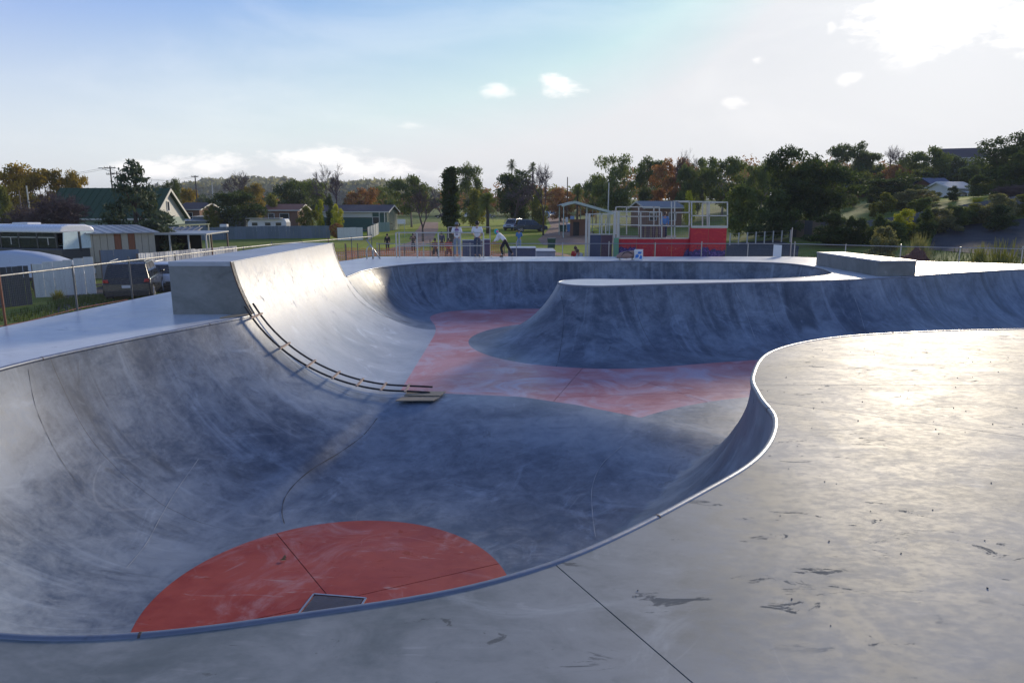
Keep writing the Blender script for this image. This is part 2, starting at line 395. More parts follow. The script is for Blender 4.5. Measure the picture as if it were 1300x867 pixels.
LD = D2 - (D2 - D1) * sms((LXY[:, 1] - 11.2) / 4.0)
def inside(P):
    x, y = P[:, 0][:, None], P[:, 1][:, None]; a = LXY; b = np.roll(LXY, -1, 0)
    c = ((a[:, 1] > y) != (b[:, 1] > y)) & (x < (b[:, 0] - a[:, 0]) * (y - a[:, 1]) / (b[:, 1] - a[:, 1] + 1e-12) + a[:, 0])
    return c.sum(1) % 2 == 1
EDGE = np.array([(-3.3, 15.75), (-1.6, 15.45), (0.2, 15.15), (1.4, 14.5), (2.4, 13.75), (3.4, 12.9), (4.6, 12.2), (6, 11.0)])
def edge_y(x): return np.interp(x, EDGE[:, 0], EDGE[:, 1])
def lipfield(P):
    """distance to the lip, smoothed run and depth of the wall, arc length of the nearest lip point"""
    d = np.zeros(len(P)); run = np.zeros(len(P)); dep = np.zeros(len(P)); u = np.zeros(len(P))
    for i in range(0, len(P), 4000):
        p = P[i:i + 4000]
        ap = p[:, None, :] - LXY[None]; t = np.clip((ap * seg).sum(2) / (seglen ** 2), 0, 1)
        dd = np.linalg.norm(ap - t[..., None] * seg, axis=2)
        j = dd.argmin(1); dm = dd[np.arange(len(p)), j]
        w = np.exp(-(dd - dm[:, None]) / 0.25); w /= w.sum(1)[:, None]
        d[i:i + 4000] = dm; run[i:i + 4000] = w @ LP[:, 2]; dep[i:i + 4000] = w @ LD
        u[i:i + 4000] = arc_u[j] + t[np.arange(len(p)), j] * seglen[j]
    return d, run, dep, u
def bowl_z(P, full=False):
    d, run, dep, u = lipfield(P)
    Rr = np.maximum((run ** 2 + dep ** 2) / (2 * dep), dep * 1.015)
    s0 = np.sqrt(Rr ** 2 - (Rr - dep) ** 2)
    s = s0 - d; sc = np.clip(s, 0, None)
    zw = -dep + Rr - np.sqrt(np.maximum(Rr ** 2 - sc ** 2, 0))
    a = np.linalg.norm(P - CC, axis=1) - RC
    b = edge_y(P[:, 0]) - P[:, 1]
    t = np.where(b <= 0, 1.0, np.clip(a, 0, None) / (np.clip(a, 0, None) + np.clip(b, 1e-6, None)))
    zf = -D2 + (D2 - D1) * sms(t)
    z = np.maximum(zw, zf)
    # the wall's own flat part never hides the sloping floor
    zz = zf + np.maximum(0, zw - zf) * sms(s / 0.45)
    if full: return zz, d, s, s0, u, a, b
    return zz
def build_bowl():
    pts = [tuple(p) for p in LXY]; edges = [(i, (i + 1) % NL) for i in range(NL)]
    rows = []
    for off in (0.006, 0.02, 0.045, 0.08, 0.13, 0.2, 0.28): rows.append(LXY + LN * off + 0.0)
    extra = []
    for off, r_ in zip((0.006, 0.02, 0.045, 0.08, 0.13, 0.2, 0.28), rows):
        d = lipfield(r_)[0]; extra.append(r_[(d > off * 0.97) & inside(r_)])
    g = 0.15
    xs = np.arange(-8, 28, g); ys = np.arange(3, 32, g)
    X, Y = np.meshgrid(xs, ys); X = X + (np.arange(len(ys)) % 2)[:, None] * g * 0.5
    G = np.stack([X.ravel(), Y.ravel()], 1); G = G[inside(G)]
    G = G[~((G[:, 0] > 17) & (rng.random(len(G)) < 0.5))]
    d = lipfield(G)[0]; G = G[d > 0.36]
    allp = np.concatenate([LXY] + extra + [G])
    vv, ee, ff, *_ = delaunay_2d_cdt([Vector(p) for p in allp], edges, [], 1, 1e-5)
    V2 = np.array([tuple(v) for v in vv]); F = np.array([f for f in ff if len(f) == 3])
    cen = V2[F].mean(1); F = F[inside(cen)]
    a = V2[F]; ar = (a[:, 1, 0] - a[:, 0, 0]) * (a[:, 2, 1] - a[:, 0, 1]) - (a[:, 2, 0] - a[:, 0, 0]) * (a[:, 1, 1] - a[:, 0, 1])
    F[ar < 0] = F[ar < 0][:, ::-1]
    return V2, F
V2, BF = build_bowl()
BZ, Bd, Bs, Bs0, Bu, Ba, Bb = bowl_z(V2, True)
onlip = Bd < 1e-4
BZ = np.where(onlip, 0.0, BZ)
def normals_at(P, e=0.004):
    z0 = bowl_z(P); zx = bowl_z(P + np.array([e, 0])); zy = bowl_z(P + np.array([0, e])); zx2 = bowl_z(P - np.array([e, 0])); zy2 = bowl_z(P - np.array([0, e]))
    n = np.stack([-(zx - zx2) / (2 * e), -(zy - zy2) / (2 * e), np.ones(len(P))], 1)
    return n / np.linalg.norm(n, axis=1)[:, None]
NRM = normals_at(V2)
# on the lip itself take the slope of the first row inside
ii = np.where(Bd < 0.03)[0]
Pq = V2[ii].copy(); dd_ = np.linalg.norm(Pq[:, None] - LXY[None], axis=2).argmin(1); Pq = LXY[dd_] + LN[dd_] * 0.03
NRM[ii] = normals_at(Pq)
park = empty('skate_bowl'); tag(park, kind='structure')
def setattrs(me, u, d, wl):
    at = me.attributes.new('uvd', 'FLOAT_VECTOR', 'POINT'); at.data.foreach_set('vector', np.stack([u, d, np.zeros_like(u)], 1).astype(np.float32).ravel())
    a2 = me.attributes.new('wall', 'FLOAT', 'POINT'); a2.data.foreach_set('value', wl.astype(np.float32))
V3 = np.concatenate([V2, BZ[:, None]], 1)
# triangles cut exactly where a colour changes
def split_by(V, N, A, F, phi):
    """returns faces with phi>0 and phi<=0 over an extended vertex list (A: extra per-vertex columns)"""
    V = [tuple(v) for v in V]; N = [tuple(v) for v in N]; A = [tuple(v) for v in A]; phi = list(phi); cache = {}
    pos, neg = [], []
    def cut(i, j):
        k = (min(i, j), max(i, j))
        if k not in cache:
            t = phi[i] / (phi[i] - phi[j])
            cache[k] = len(V)
            V.append(tuple(np.array(V[i]) * (1 - t) + np.array(V[j]) * t)); N.append(tuple(np.array(N[i]) * (1 - t) + np.array(N[j]) * t))
            A.append(tuple(np.array(A[i]) * (1 - t) + np.array(A[j]) * t)); phi.append(0.0)
        return cache[k]
    for f in F:
        sgn = [phi[i] > 0 for i in f]
        if all(sgn): pos.append(tuple(f)); continue
        if not any(sgn): neg.append(tuple(f)); continue
        for k in range(3):
            i, j, l = f[k], f[(k + 1) % 3], f[(k + 2) % 3]
            if sgn[k] != sgn[(k + 1) % 3] and sgn[k] != sgn[(k + 2) % 3]:
                a_, b_ = cut(i, j), cut(i, l)
                one = [(i, a_, b_)]; two = [(a_, j, l), (a_, l, b_)]
                if sgn[k]: pos += one; neg += two
                else: neg += one; pos += two
                break
    return np.array(V), np.array(N), np.array(A), pos, neg
A0 = np.stack([Bu, Bd, np.clip(Bs / 0.8, 0, 1)], 1)
phi_deep = -(Ba + 0.0)
phi_mid = np.minimum(np.minimum(-Bs, -Bb), 16.5 - V2[:, 0] * 1.0)
Vv, Nn, Aa, deepF, restF = split_by(V3, NRM, A0, BF, phi_deep)
pm = np.full(len(Vv), -1.0); pm[:len(phi_mid)] = phi_mid
Vv, Nn, Aa, midF, wallF = split_by(Vv, Nn, Aa, restF, pm)
# the ramp under the extension is coloured paler for the sun and sky light on it: everything above its foot between the two seams
pr = np.minimum(np.minimum(Vv[:, 1] - (EXT[0] - 0.02), EXT[1] - Vv[:, 1]), np.minimum(-2.4 - Vv[:, 0], 1.0))
Vv, Nn, Aa, rampF, wallF = split_by(Vv, Nn, Aa, np.array(wallF), pr)
def sub(name, faces, mat, parent, normals=True, dz=0.0, smooth=True):
    faces = np.array(faces); used, inv = np.unique(faces, return_inverse=True)
    inv = inv.reshape(faces.shape); V = Vv[used].copy(); V[:, 2] += dz
    me = bpy.data.meshes.new(name); me.from_pydata(V.tolist(), [], inv.tolist()); me.materials.append(mat)
    me.polygons.foreach_set('use_smooth', [smooth] * len(me.polygons))
    A = Aa[used]; setattrs(me, A[:, 0], A[:, 1], A[:, 2])
    if normals: me.normals_split_custom_set_from_vertices(Nn[used].tolist())
    me.update(); return link(name, me, parent)
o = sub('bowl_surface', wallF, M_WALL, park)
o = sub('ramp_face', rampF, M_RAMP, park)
# floor slabs: the red pours, cut by real saw joints over a dark bed
sub('floor_bed', list(deepF) + list(midF), M_JOINT, park, dz=-0.012)
def cut_slabs(me_src, lines, gap):
    """split a flat sheet by lines given as (point, direction[, condition]) into slabs; returns bmeshes"""
    bm = bmesh.new(); bm.from_mesh(me_src); parts = [bm]
    for ln in lines:
        p, dvec = Vector((ln[0][0], ln[0][1], 0)), Vector((ln[1][0], ln[1][1], 0)).normalized(); n = Vector((-dvec.y, dvec.x, 0))
        cond = ln[2] if len(ln) > 2 else None
        new = []
        for b in parts:
            if cond:
                c = sum((v.co for v in b.verts), Vector()) / max(1, len(b.verts))
                if not cond(c): new.append(b); continue
            s_ = [(v.co - p).dot(n) for v in b.verts]
            if min(s_) > -gap or max(s_) < gap: new.append(b); continue
            for sg in (1, -1):
                c2 = b.copy()
                bmesh.ops.bisect_plane(c2, geom=c2.verts[:] + c2.edges[:] + c2.faces[:], plane_co=p + n * sg * gap / 2, plane_no=n * sg, clear_inner=True, dist=1e-5)
                if c2.faces: new.append(c2)
                else: c2.free()
            b.free()
        parts = new
    return parts
def slab_objs(parts, name, mat, parent, thick):
    res = []
    for b in parts:
        be = [e for e in b.edges if len(e.link_faces) == 1]
        r = bmesh.ops.extrude_edge_only(b, edges=be)
        for v in [g for g in r['geom'] if isinstance(g, bmesh.types.BMVert)]: v.co.z -= thick
        for f in b.faces: f.smooth = False
        me = bpy.data.meshes.new(name); b.to_mesh(me); b.free(); me.materials.append(mat); res.append(link(name, me, parent))
    return res
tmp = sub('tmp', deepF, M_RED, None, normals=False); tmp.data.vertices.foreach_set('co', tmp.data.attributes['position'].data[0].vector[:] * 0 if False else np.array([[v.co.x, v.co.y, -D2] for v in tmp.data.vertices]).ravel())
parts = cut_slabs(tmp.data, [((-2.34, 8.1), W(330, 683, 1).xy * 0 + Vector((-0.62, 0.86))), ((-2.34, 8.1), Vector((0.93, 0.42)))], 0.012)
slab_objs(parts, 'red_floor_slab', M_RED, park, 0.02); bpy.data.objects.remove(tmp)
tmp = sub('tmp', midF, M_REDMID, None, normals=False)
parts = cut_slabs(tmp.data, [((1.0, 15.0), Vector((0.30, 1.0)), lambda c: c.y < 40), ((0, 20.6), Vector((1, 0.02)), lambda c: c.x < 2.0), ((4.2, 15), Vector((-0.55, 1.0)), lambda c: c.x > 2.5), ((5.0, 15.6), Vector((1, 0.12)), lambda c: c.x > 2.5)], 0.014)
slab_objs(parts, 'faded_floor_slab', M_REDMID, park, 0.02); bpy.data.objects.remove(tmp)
# drain plate in the deep floor
M_PLATE = paint('drain_plate', (0.10, 0.09, 0.095), 0.42, 0.6, 0.4, 5, 0.3)
dr = thing('drain_cover', 'dark square steel drain plate set in the middle of the deep red floor', 'drain cover', (CC[0] + 0.02, CC[1] - 0.22, -D2), R(-8))
MB().box((0, 0, 0.004), (0.66, 0.62, 0.008)).build('plate', M_PLATE, dr)
f_ = MB()
for (a, b_) in (((-.36, -.34, 0.006), (.36, -.34, 0.006)), ((.36, -.34, 0.006), (.36, .34, 0.006)), ((.36, .34, .006), (-.36, .34, .006)), ((-.36, .34, .006), (-.36, -.34, .006))): f_.bar(a, b_, 0.025, 0.014)
f_.build('frame', M_STEEL, dr)
lf = MB(); lf.add([(0, 0, 0.01), (0.05, 0.02, 0.03), (0.09, 0, 0.012), (0.05, -0.03, 0.02)], [(0, 1, 2), (0, 2, 3)])
lf.add([(0.02, 0.03, 0.012), (0.04, 0.09, 0.035), (0.07, 0.05, 0.012)], [(0, 1, 2)])
M_LEAFD = paint('dead_leaf', (0.30, 0.18, 0.07), 0.7)
lo = lf.build('dead_leaf', M_LEAFD); lo.location = (-3.38, 9.15, -D2 + 0.002); lo.scale = (1.2, 1.2, 1.2); tag(lo, 'small curled brown leaf lying by the joint of the deep red floor', 'leaf')

# coping pipe all round except the extension
def lip_range(i0, i1): return [(i % NL) for i in range(i0, i1 + 1)]
i24 = int(np.argmin(np.linalg.norm(LXY - np.array([-5.85, EXT[1]]), axis=1))); i15 = int(np.argmin(np.linalg.norm(LXY - np.array([-5.85, EXT[0]]), axis=1)))
idx = lip_range(i15, i24 + NL)
cpipe = MB(); cpipe.tube([(LXY[i, 0] - LN[i, 0] * 0.012, LXY[i, 1] - LN[i, 1] * 0.012, -0.022) for i in idx], 0.036, 10)
cpipe.build('coping', M_COPE, park, smooth=True)
wj = MB(); M_WELD = paint('weld_rust', (0.12, 0.085, 0.065), .7, .3)
for q_ in range(10, len(idx) - 2, 26):
    i, j = idx[q_], idx[q_ + 1]; a_ = Vector((LXY[i, 0] - LN[i, 0] * .012, LXY[i, 1] - LN[i, 1] * .012, -.022)); b2_ = Vector((LXY[j, 0] - LN[j, 0] * .012, LXY[j, 1] - LN[j, 1] * .012, -.022))
    wj.tube([a_, a_ + (b2_ - a_).normalized() * .014], .0385, 10)
wj.build('weld_joint', M_WELD, park)

# deck slabs
DX0, DX1, DY0, DY1 = -10.35, 31.0, -6.0, 34.7
outer = [(DX0 + 0.6, DY0), (DX1, DY0), (DX1, 28.5), (23.5, 29.4), (18.5, 31.5), (14.0, DY1), (-7.0, DY1), (-9.3, 26.0), (DX0 + 0.4, 18.0), (DX0, 12.0)]
nO = len(outer)
allp = [Vector(p) for p in LXY.tolist()] + [Vector(p) for p in outer]
ed = [(i, (i + 1) % NL) for i in range(NL)] + [(NL + i, NL + (i + 1) % nO) for i in range(nO)]
vv, ee, ff, *_ = delaunay_2d_cdt(allp, ed, [], 1, 1e-5)
V_ = np.array([tuple(v) for v in vv]); F_ = [f for f in ff]
cen = np.array([V_[list(f)].mean(0) for f in F_]); keep = ~inside(cen)
dm = bpy.data.meshes.new('deck_src'); dm.from_pydata([(v[0] - 0, v[1], 0.0) for v in V_], [], [F_[i] for i in range(len(F_)) if keep[i]])
bmn = bmesh.new(); bmn.from_mesh(dm); bmesh.ops.recalc_face_normals(bmn, faces=bmn.faces)
for f in bmn.faces:
    if f.normal.z < 0: f.normal_flip()
bmn.to_mesh(dm); bmn.free()
deck = empty('deck'); tag(deck, kind='structure')
near = lambda c: c.y < 10 and c.x > -6
parts = cut_slabs(dm, [((0, 8.82), (1, 0.012)),
                       ((0.28, 4.17), (-0.62, 1.17), lambda c: c.y < 8.8),
                       ((3.4, 7.9), (1.9, -1.15), lambda c: c.y < 8.8 and c.x > 0.2),
                       ((0, 14.9), (1, 0), lambda c: c.y > 8.8), ((-3.0, 12), (0, 1), lambda c: 8.8 < c.y < 14.8), ((0, 24.3), (1, 0), lambda c: c.y > 14),
                       ((0, 32.6), (0.001, 1), lambda c: c.y > 24), ((8, 32.6), (0.001, 1), lambda c: c.y > 24 and c.x > 0)], 0.009)
for b_ in parts:
    c_ = sum((v.co for v in b_.verts), Vector()) / len(b_.verts); ta_ = sum(f.calc_area() for f in b_.faces); f_c = sum((f.calc_center_median() * f.calc_area() for f in b_.faces), Vector()) / ta_
    slab_objs([b_], 'deck_slab', M_DECKL if ((f_c.x < -4.5 and f_c.y > 8.8) or f_c.y > 14.5) else M_DECK, deck, 0.10)
# bed below the joints and the retaining sides of the platform
bd = dm.copy(); bd.materials.append(M_JOINT)
for v in bd.vertices: v.co.z = -0.035
bo = link('joint_bed', bd, deck)
side = MB()
for i in range(nO):
    a, b_ = outer[i], outer[(i + 1) % nO]
    side.add([(a[0], a[1], -0.1), (b_[0], b_[1], -0.1), (b_[0], b_[1], -2.6), (a[0], a[1], -2.6)], [(0, 1, 2, 3)])
side.build('platform_side', M_BLOCK, deck)

# raised extension above the ramp: same arc carried up past deck level
Rr = (3.2 ** 2 + D1 ** 2) / (2 * D1)
prof = []
for k in range(15):
    s_ = 3.2 + 0.40 * k / 14
    prof.append((-5.85 - (s_ - 3.2), -D1 + Rr - math.sqrt(max(0, Rr ** 2 - s_ ** 2))))
ZT = prof[-1][1]
ext = thing('ramp_extension', 'tall pale concrete ramp extension standing on the left deck with a grey end wall', 'ramp', (0, 0, 0))
bm = bmesh.new(); nrm = []
rows = []
ysx = np.linspace(EXT[0], EXT[1], 40)
for y in ysx: rows.append([bm.verts.new((x, y, z)) for (x, z) in prof])
for a, b_ in zip(rows[:-1], rows[1:]):
    for k in range(len(prof) - 1): bm.faces.new((a[k], b_[k], b_[k + 1], a[k + 1])).smooth = True
me = bpy.data.meshes.new('extension_face'); bm.to_mesh(me); bm.free(); me.materials.append(M_RAMP)
ns = []
for y in ysx:
    for (x, z) in prof:
        s_ = 3.2 + (-5.85 - x); n = Vector((s_, 0, math.sqrt(max(1e-4, Rr ** 2 - s_ ** 2)))).normalized(); ns.append(tuple(n))
me.normals_split_custom_set_from_vertices(ns)
link('ramp_face', me, ext)
XB = -7.62
endpoly = [(XB, 0.0)] + prof + [(XB, ZT)]
MB().prism(endpoly, 'y', EXT[0] - 0.0, EXT[0] + 0.2).build('end_wall', M_BLOCK, ext)
MB().prism(endpoly, 'y', EXT[1] - 0.2, EXT[1] + 0.0).build('end_wall', M_BLOCK, ext)
MB().box(((XB + prof[-1][0]) / 2, (EXT[0] + EXT[1]) / 2, ZT - 0.05 + 0.004), (prof[-1][0] - XB + 0.006, EXT[1] - EXT[0] + 0.02, 0.1)).build('top_slab', M_RAMP, ext, bevel=0.008)
MB().box((XB + 0.1, (EXT[0] + EXT[1]) / 2, ZT / 2 - 0.06), (0.2, EXT[1] - EXT[0] - 0.41, ZT - 0.12)).build('back_wall', M_BLOCK, ext)
M_EDGE = paint('rusty_edge', (0.11, 0.07, 0.055), 0.6, 0.4)
MB().tube([(x + 0.008, EXT[0] - 0.004, z + 0.004) for (x, z) in prof], 0.014, 6).build('edge_angle', M_EDGE, ext)

# the flexible ladder lying down the seam of the ramp
M_BLK = paint('black_rubber', (0.022, 0.02, 0.02), 0.55)
M_WOOD = paint('weathered_plywood', (0.36, 0.29, 0.2), 0.75, 0, 0.3, 6, 0.3)
M_WOODL = paint('pale_timber', (0.42, 0.31, 0.24), 0.75, 0, 0.3, 6, 0.3)
lad = thing('bending_guide', 'pair of black curved rails with timber crosspieces lying down the ramp seam', 'curved ladder')
def lad_pts(yo, off):
    out = []
    for k in range(31):
        s_ = 3.3 - (3.3 + 0.9) * k / 30          # distance from the foot, running on over the floor
        if s_ > 0:
            x = -5.85 + (3.2 - s_); z = -D1 + Rr - math.sqrt(Rr ** 2 - s_ ** 2); n = Vector((s_ / Rr, 0, math.sqrt(1 - (s_ / Rr) ** 2)))
        else:
            x = -5.85 + (3.2 - s_); z = -D1; n = Vector((0, 0, 1))
        x0 = x
        out.append(Vector((x, yo + 0.012 * k, z)) + n * (off + 0.10 * math.sin(math.pi * k / 30)))
    return out
ra = lad_pts(14.93, 0.06); rb = lad_pts(15.42, 0.06)
MB().tube(ra[:-1], 0.024, 6).build('rail', M_BLK, lad, smooth=True)
MB().tube(rb[:-1], 0.024, 6).build('rail', M_BLK, lad, smooth=True)
for k in (1, 5, 9, 13, 17, 21, 25):
    a, b_ = ra[k], rb[k]; d = (b_ - a).normalized()
    MB().bar(a - d * 0.10 + Vector((0, 0, .01)), b_ + d * 0.12 + Vector((0, 0, .01)), 0.05, 0.03).build('crosspiece', M_WOODL, lad)
for k in range(0, 2):
    pass
pb = thing('plywood_offcut', 'split pale plywood sheet lying under the foot of the curved rails', 'plywood', (ra[26].x + 0.15, 15.02, -D1 + 0.02), R(-3))
MB().prism([(-0.42, -0.34), (0.42, -0.28), (0.52, 0.02), (-0.34, -0.04)], 'z', 0, 0.02).build('sheet', M_WOOD, pb)
MB().prism([(-0.30, 0.02), (0.52, 0.05), (0.60, 0.42), (-0.28, 0.36)], 'z', 0.022, 0.042).build('sheet', M_WOOD, pb)
pt = MB().prism([(-6.30, 14.55), (-5.86, 14.95), (-5.83, 15.1), (-6.2, 15.12)], 'z', 0.004, 0.03).build('plywood_scrap', M_WOOD)
tag(pt, 'small wedge of pale plywood on the deck corner at the top of the rails', 'plywood')

# long block beside the far lip
LB = [Vector((12.95, 24.2)), Vector((14.35, 24.3)), Vector((14.1, 29.3)), Vector((12.95, 29.2))]
lb = thing('concrete_ledge', 'long low concrete ledge block on the far right deck edge', 'concrete block')
MB().prism([tuple(p) for p in LB], 'z', 0.0, 0.50).build('body', M_BLOCK, lb, bevel=0.02)
c = sum(LB, Vector((0, 0))) / 4
MB().prism([tuple(c + (p - c) * 1.01) for p in LB], 'z', 0.502, 0.56).build('cap', M_RAMP, lb, bevel=0.012)

# pour joints and creases of the bowl, found by following sight lines down to the surface and built there
def on_bowl(px, py):
    d = dir_of(px, py); a, b_ = 0.5, 60.0; ts = np.linspace(2.0, 45.0, 900)
    P = np.stack([d.x * ts, d.y * ts], 1); z = H + d.z * ts
    m = inside(P); zb = np.where(m, bowl_z(P), 0.0)
    k = int(np.argmax((z < zb) & m)); t0, t1 = ts[k - 1], ts[k]
    for _ in range(14):
        t = (t0 + t1) / 2; p = np.array([[d.x * t, d.y * t]])
        if H + d.z * t < bowl_z(p)[0]: t1 = t
        else: t0 = t
    return np.array([d.x * t1, d.y * t1])
M_SEAM = paint('seam_dark', (0.05, 0.058, 0.07), .7); M_CHALK = paint('seam_pale', (0.40, 0.42, 0.45), .8)
def seam(px_pts, w, mat, name='pour_joint'):
    K = np.array([on_bowl(*p) for p in px_pts]); n = 10; C = []
    for i in range(len(K) - 1):
        p0, p1, p2, p3 = K[max(i - 1, 0)], K[i], K[i + 1], K[min(i + 2, len(K) - 1)]
        for j in range(n + (i == len(K) - 2)):
            t = j / n; C.append(.5 * ((2 * p1) + (-p0 + p2) * t + (2 * p0 - 5 * p1 + 4 * p2 - p3) * t * t + (-p0 + 3 * p1 - 3 * p2 + p3) * t ** 3))
    C = np.array(C); T_ = np.gradient(C, axis=0); T_ /= np.linalg.norm(T_, axis=1)[:, None]; Nr = np.stack([-T_[:, 1], T_[:, 0]], 1)
    wv = w * (0.7 + .3 * np.sin(np.arange(len(C)) * .9))[:, None]
    A_, B_ = C + Nr * wv / 2, C - Nr * wv / 2
    V = np.concatenate([np.c_[A_, bowl_z(A_) + .009], np.c_[B_, bowl_z(B_) + .009]]); m = len(C)
    F = [(i, i + 1, m + i + 1, m + i) for i in range(m - 1)]
    link(name, mesh_np(name, V, F, mat, True), park)
seam([(36, 470), (44, 512), (58, 548), (78, 585), (98, 612)], .007, M_SEAM)
seam([(479, 531), (462, 552), (431, 575), (387, 603), (364, 628), (358, 648), (361, 665)], .017, M_SEAM)
seam([(790, 566), (764, 590), (752, 618), (752, 650), (756, 682)], .012, M_CHALK)
seam([(441, 362), (452, 378), (468, 391), (492, 403), (520, 410)], .035, M_SEAM)
seam([(712, 375), (716, 400), (712, 440), (706, 466)], .014, M_SEAM)
seam([(935, 372), (948, 400), (960, 432)], .014, M_CHALK)
seam([(1085, 378), (1092, 398), (1098, 418)], .014, M_CHALK)
seam([(252, 583), (226, 620), (205, 655), (186, 690), (160, 722)], .008, M_CHALK, 'wheel_mark')

# grit and pebbles blown over the deck
gv = MB()
for _ in range(170):
    x_, y_ = rnd.uniform(0.6, 9), rnd.uniform(1.2, 11.5)
    p_ = np.array([[x_, y_]])
    if inside(p_)[0] or lipfield(p_)[0][0] < .12: continue
    r_ = rnd.uniform(.003, .008); gv.ball((x_, y_, r_ * .6), (r_, r_ * rnd.uniform(.6, 1.2), r_ * .7), 5, 4, .3)
tag(gv.build('grit', M_SEAM), 'small dark pebbles and grit scattered over the near deck', None, None, 'stuff')
# ------------------------------------------------------------------ ground, paths, roads
def ground_mat(name, a, b_, c_, bump=0.5, scale=1.0, rough=0.9):
    m, t, b, out = new_mat(name)
    pos = t.node('ShaderNodeNewGeometry').outputs['Position']
    n1 = t.noise(pos, 0.12 * scale, 6, 0.6, 0.5); n2 = t.noise(pos, 1.1 * scale, 8, 0.7, 0.3); n3 = t.noise(pos, 9 * scale, 6, 0.7)
    c = t.mix(t.ramp(n2, 0.35, 0.65), a, b_)
    c = t.mix(t.math('MULTIPLY', t.ramp(t.math('ADD', t.math('MULTIPLY', n1, .7), t.math('MULTIPLY', n2, .3)), 0.50, 0.60), 0.9), c, c_)
    c = t.mix(t.math('MULTIPLY', t.ramp(n3, 0.4, 0.7), 0.45), c, [x * 0.5 for x in a])
    t.put(b.inputs['Base Color'], c); b.inputs['Roughness'].default_value = rough; b.inputs['Specular IOR Level'].default_value = 0.2
    bp = t.node('ShaderNodeBump'); bp.inputs['Strength'].default_value = bump; bp.inputs['Distance'].default_value = 0.08
    t.put(bp.inputs['Height'], t.math('ADD', n2, t.math('MULTIPLY', n3, 0.6))); t.l.new(bp.outputs[0], b.inputs['Normal'])
    return m
M_GRASS = ground_mat('grass_ground', (0.13, 0.17, 0.022), (0.20, 0.25, 0.03), (0.16, 0.17, 0.04))
M_GRASS_SUN = ground_mat('sun_tinted_lawn', (0.27, 0.33, 0.015), (0.40, 0.44, 0.02), (0.33, 0.31, 0.05), scale=0.8)  # lawn colour raised to carry the sunlight lying on it
M_DIRT = ground_mat('dirt_path', (0.34, 0.21, 0.14), (0.46, 0.31, 0.22), (0.38, 0.24, 0.17), scale=1.2)
M_GRAVEL = ground_mat('gravel_lane', (0.075, 0.07, 0.068), (0.13, 0.12, 0.11), (0.09, 0.07, 0.055), scale=2)
M_ASPH = ground_mat('asphalt', (0.05, 0.052, 0.058), (0.075, 0.078, 0.085), (0.10, 0.095, 0.09), scale=0.8, bump=0.2)
M_HILL = ground_mat('far_hills', (0.05, 0.07, 0.035), (0.09, 0.10, 0.045), (0.12, 0.13, 0.05), scale=0.05)
def gz(X, Y):
    s_ = lambda t: np.clip(t, 0, 1) ** 2 * (3 - 2 * np.clip(t, 0, 1))
    z = -1.7 + 0.8 * s_((Y - 62) / 50) + 1.1 * s_((Y - 100) / 90) + 3.0 * s_((Y - 190) / 300)
    z = z + 5.6 * s_((X - 4) / 70) * s_((Y - 34) / 48)
    return z + 0.10 * np.sin(X * 0.21 + 1) * np.sin(Y * 0.17)
def grid_sheet(name, xs, ys, zf, mat, parent=None):
    X, Y = np.meshgrid(xs, ys); Z = zf(X, Y)
    V = np.stack([X.ravel(), Y.ravel(), Z.ravel()], 1); nx, ny = len(xs), len(ys)
    i = np.arange(nx * ny).reshape(ny, nx)
    F = np.stack([i[:-1, :-1].ravel(), i[:-1, 1:].ravel(), i[1:, 1:].ravel(), i[1:, :-1].ravel()], 1)
    return link(name, mesh_np(name, V, F, mat, True), parent)
def dens(a, b, fine0, fine1, df, far):
    """coordinates dense between fine0 and fine1 and growing outwards"""
    out = list(np.arange(fine0, fine1 + 1e-6, df)); st = df
    while out[-1] < b: st *= 1.25; out.append(out[-1] + min(st, far))
    st = df; lo = [fine0]
    while lo[-1] > a: st *= 1.25; lo.append(lo[-1] - min(st, far))
    return np.array(lo[:0:-1] + out)
def ground_z(X, Y):
    z = gz(X, Y)
    ins = (X > DX0 + 1.2) & (X < DX1 - 1.0) & (Y < 28.0 + 4 * (X < 12)) & (Y > -4.5)
    z = np.where(ins, -3.4, z)
    # far hills rise behind the wood on the left, low rise everywhere
    r = np.hypot(X, Y)
    hz = 22 * np.exp(-((X / np.maximum(Y, 1) + 0.30) / 0.24) ** 2) + 9
    z = z + np.clip((r - 520) / 500, 0, 1) ** 1.5 * hz * (0.9 + 0.12 * np.sin(X * 0.013) + 0.08 * np.sin(X * 0.031 + Y * 0.01)) * (Y > 0)
    return z
g = grid_sheet('ground', dens(-1900, 1900, -60, 80, 1.0, 120), dens(-200, 2000, -8, 130, 1.0, 90), ground_z, M_GRASS); tag(g, kind='structure')
def drape(name, poly, mat, lift, step=1.0, kind='structure', z=None):
    """flat shape laid over the ground, cut into a mesh fine enough to follow it"""
    me = bpy.data.meshes.new(name); me.from_pydata([(p[0], p[1], 0) for p in poly], [], [tuple(range(len(poly)))])
    bm = bmesh.new(); bm.from_mesh(me)
    x0, x1 = min(p[0] for p in poly), max(p[0] for p in poly); y0, y1 = min(p[1] for p in poly), max(p[1] for p in poly)
    for k in range(1, int((x1 - x0) / step)): bmesh.ops.bisect_plane(bm, geom=bm.verts[:] + bm.edges[:] + bm.faces[:], plane_co=(math.floor(x0) + k * step, 0, 0), plane_no=(1, 0, 0))
    for k in range(1, int((y1 - y0) / step)): bmesh.ops.bisect_plane(bm, geom=bm.verts[:] + bm.edges[:] + bm.faces[:], plane_co=(0, math.floor(y0) + k * step, 0), plane_no=(0, 1, 0))
    for v in bm.verts: v.co.z = (Gz(v.co.x, v.co.y) if z is None else z) + lift
    for f in bm.faces:
        if f.normal.z < 0: f.normal_flip()
    bm.to_mesh(me); bm.free(); me.materials.append(mat); o = link(name, me); tag(o, kind=kind); return o
def px_poly(pts): return [tuple(W(px, 400, y).xy) if False else (W(px, 267, y).x, y) for (px, y) in pts]
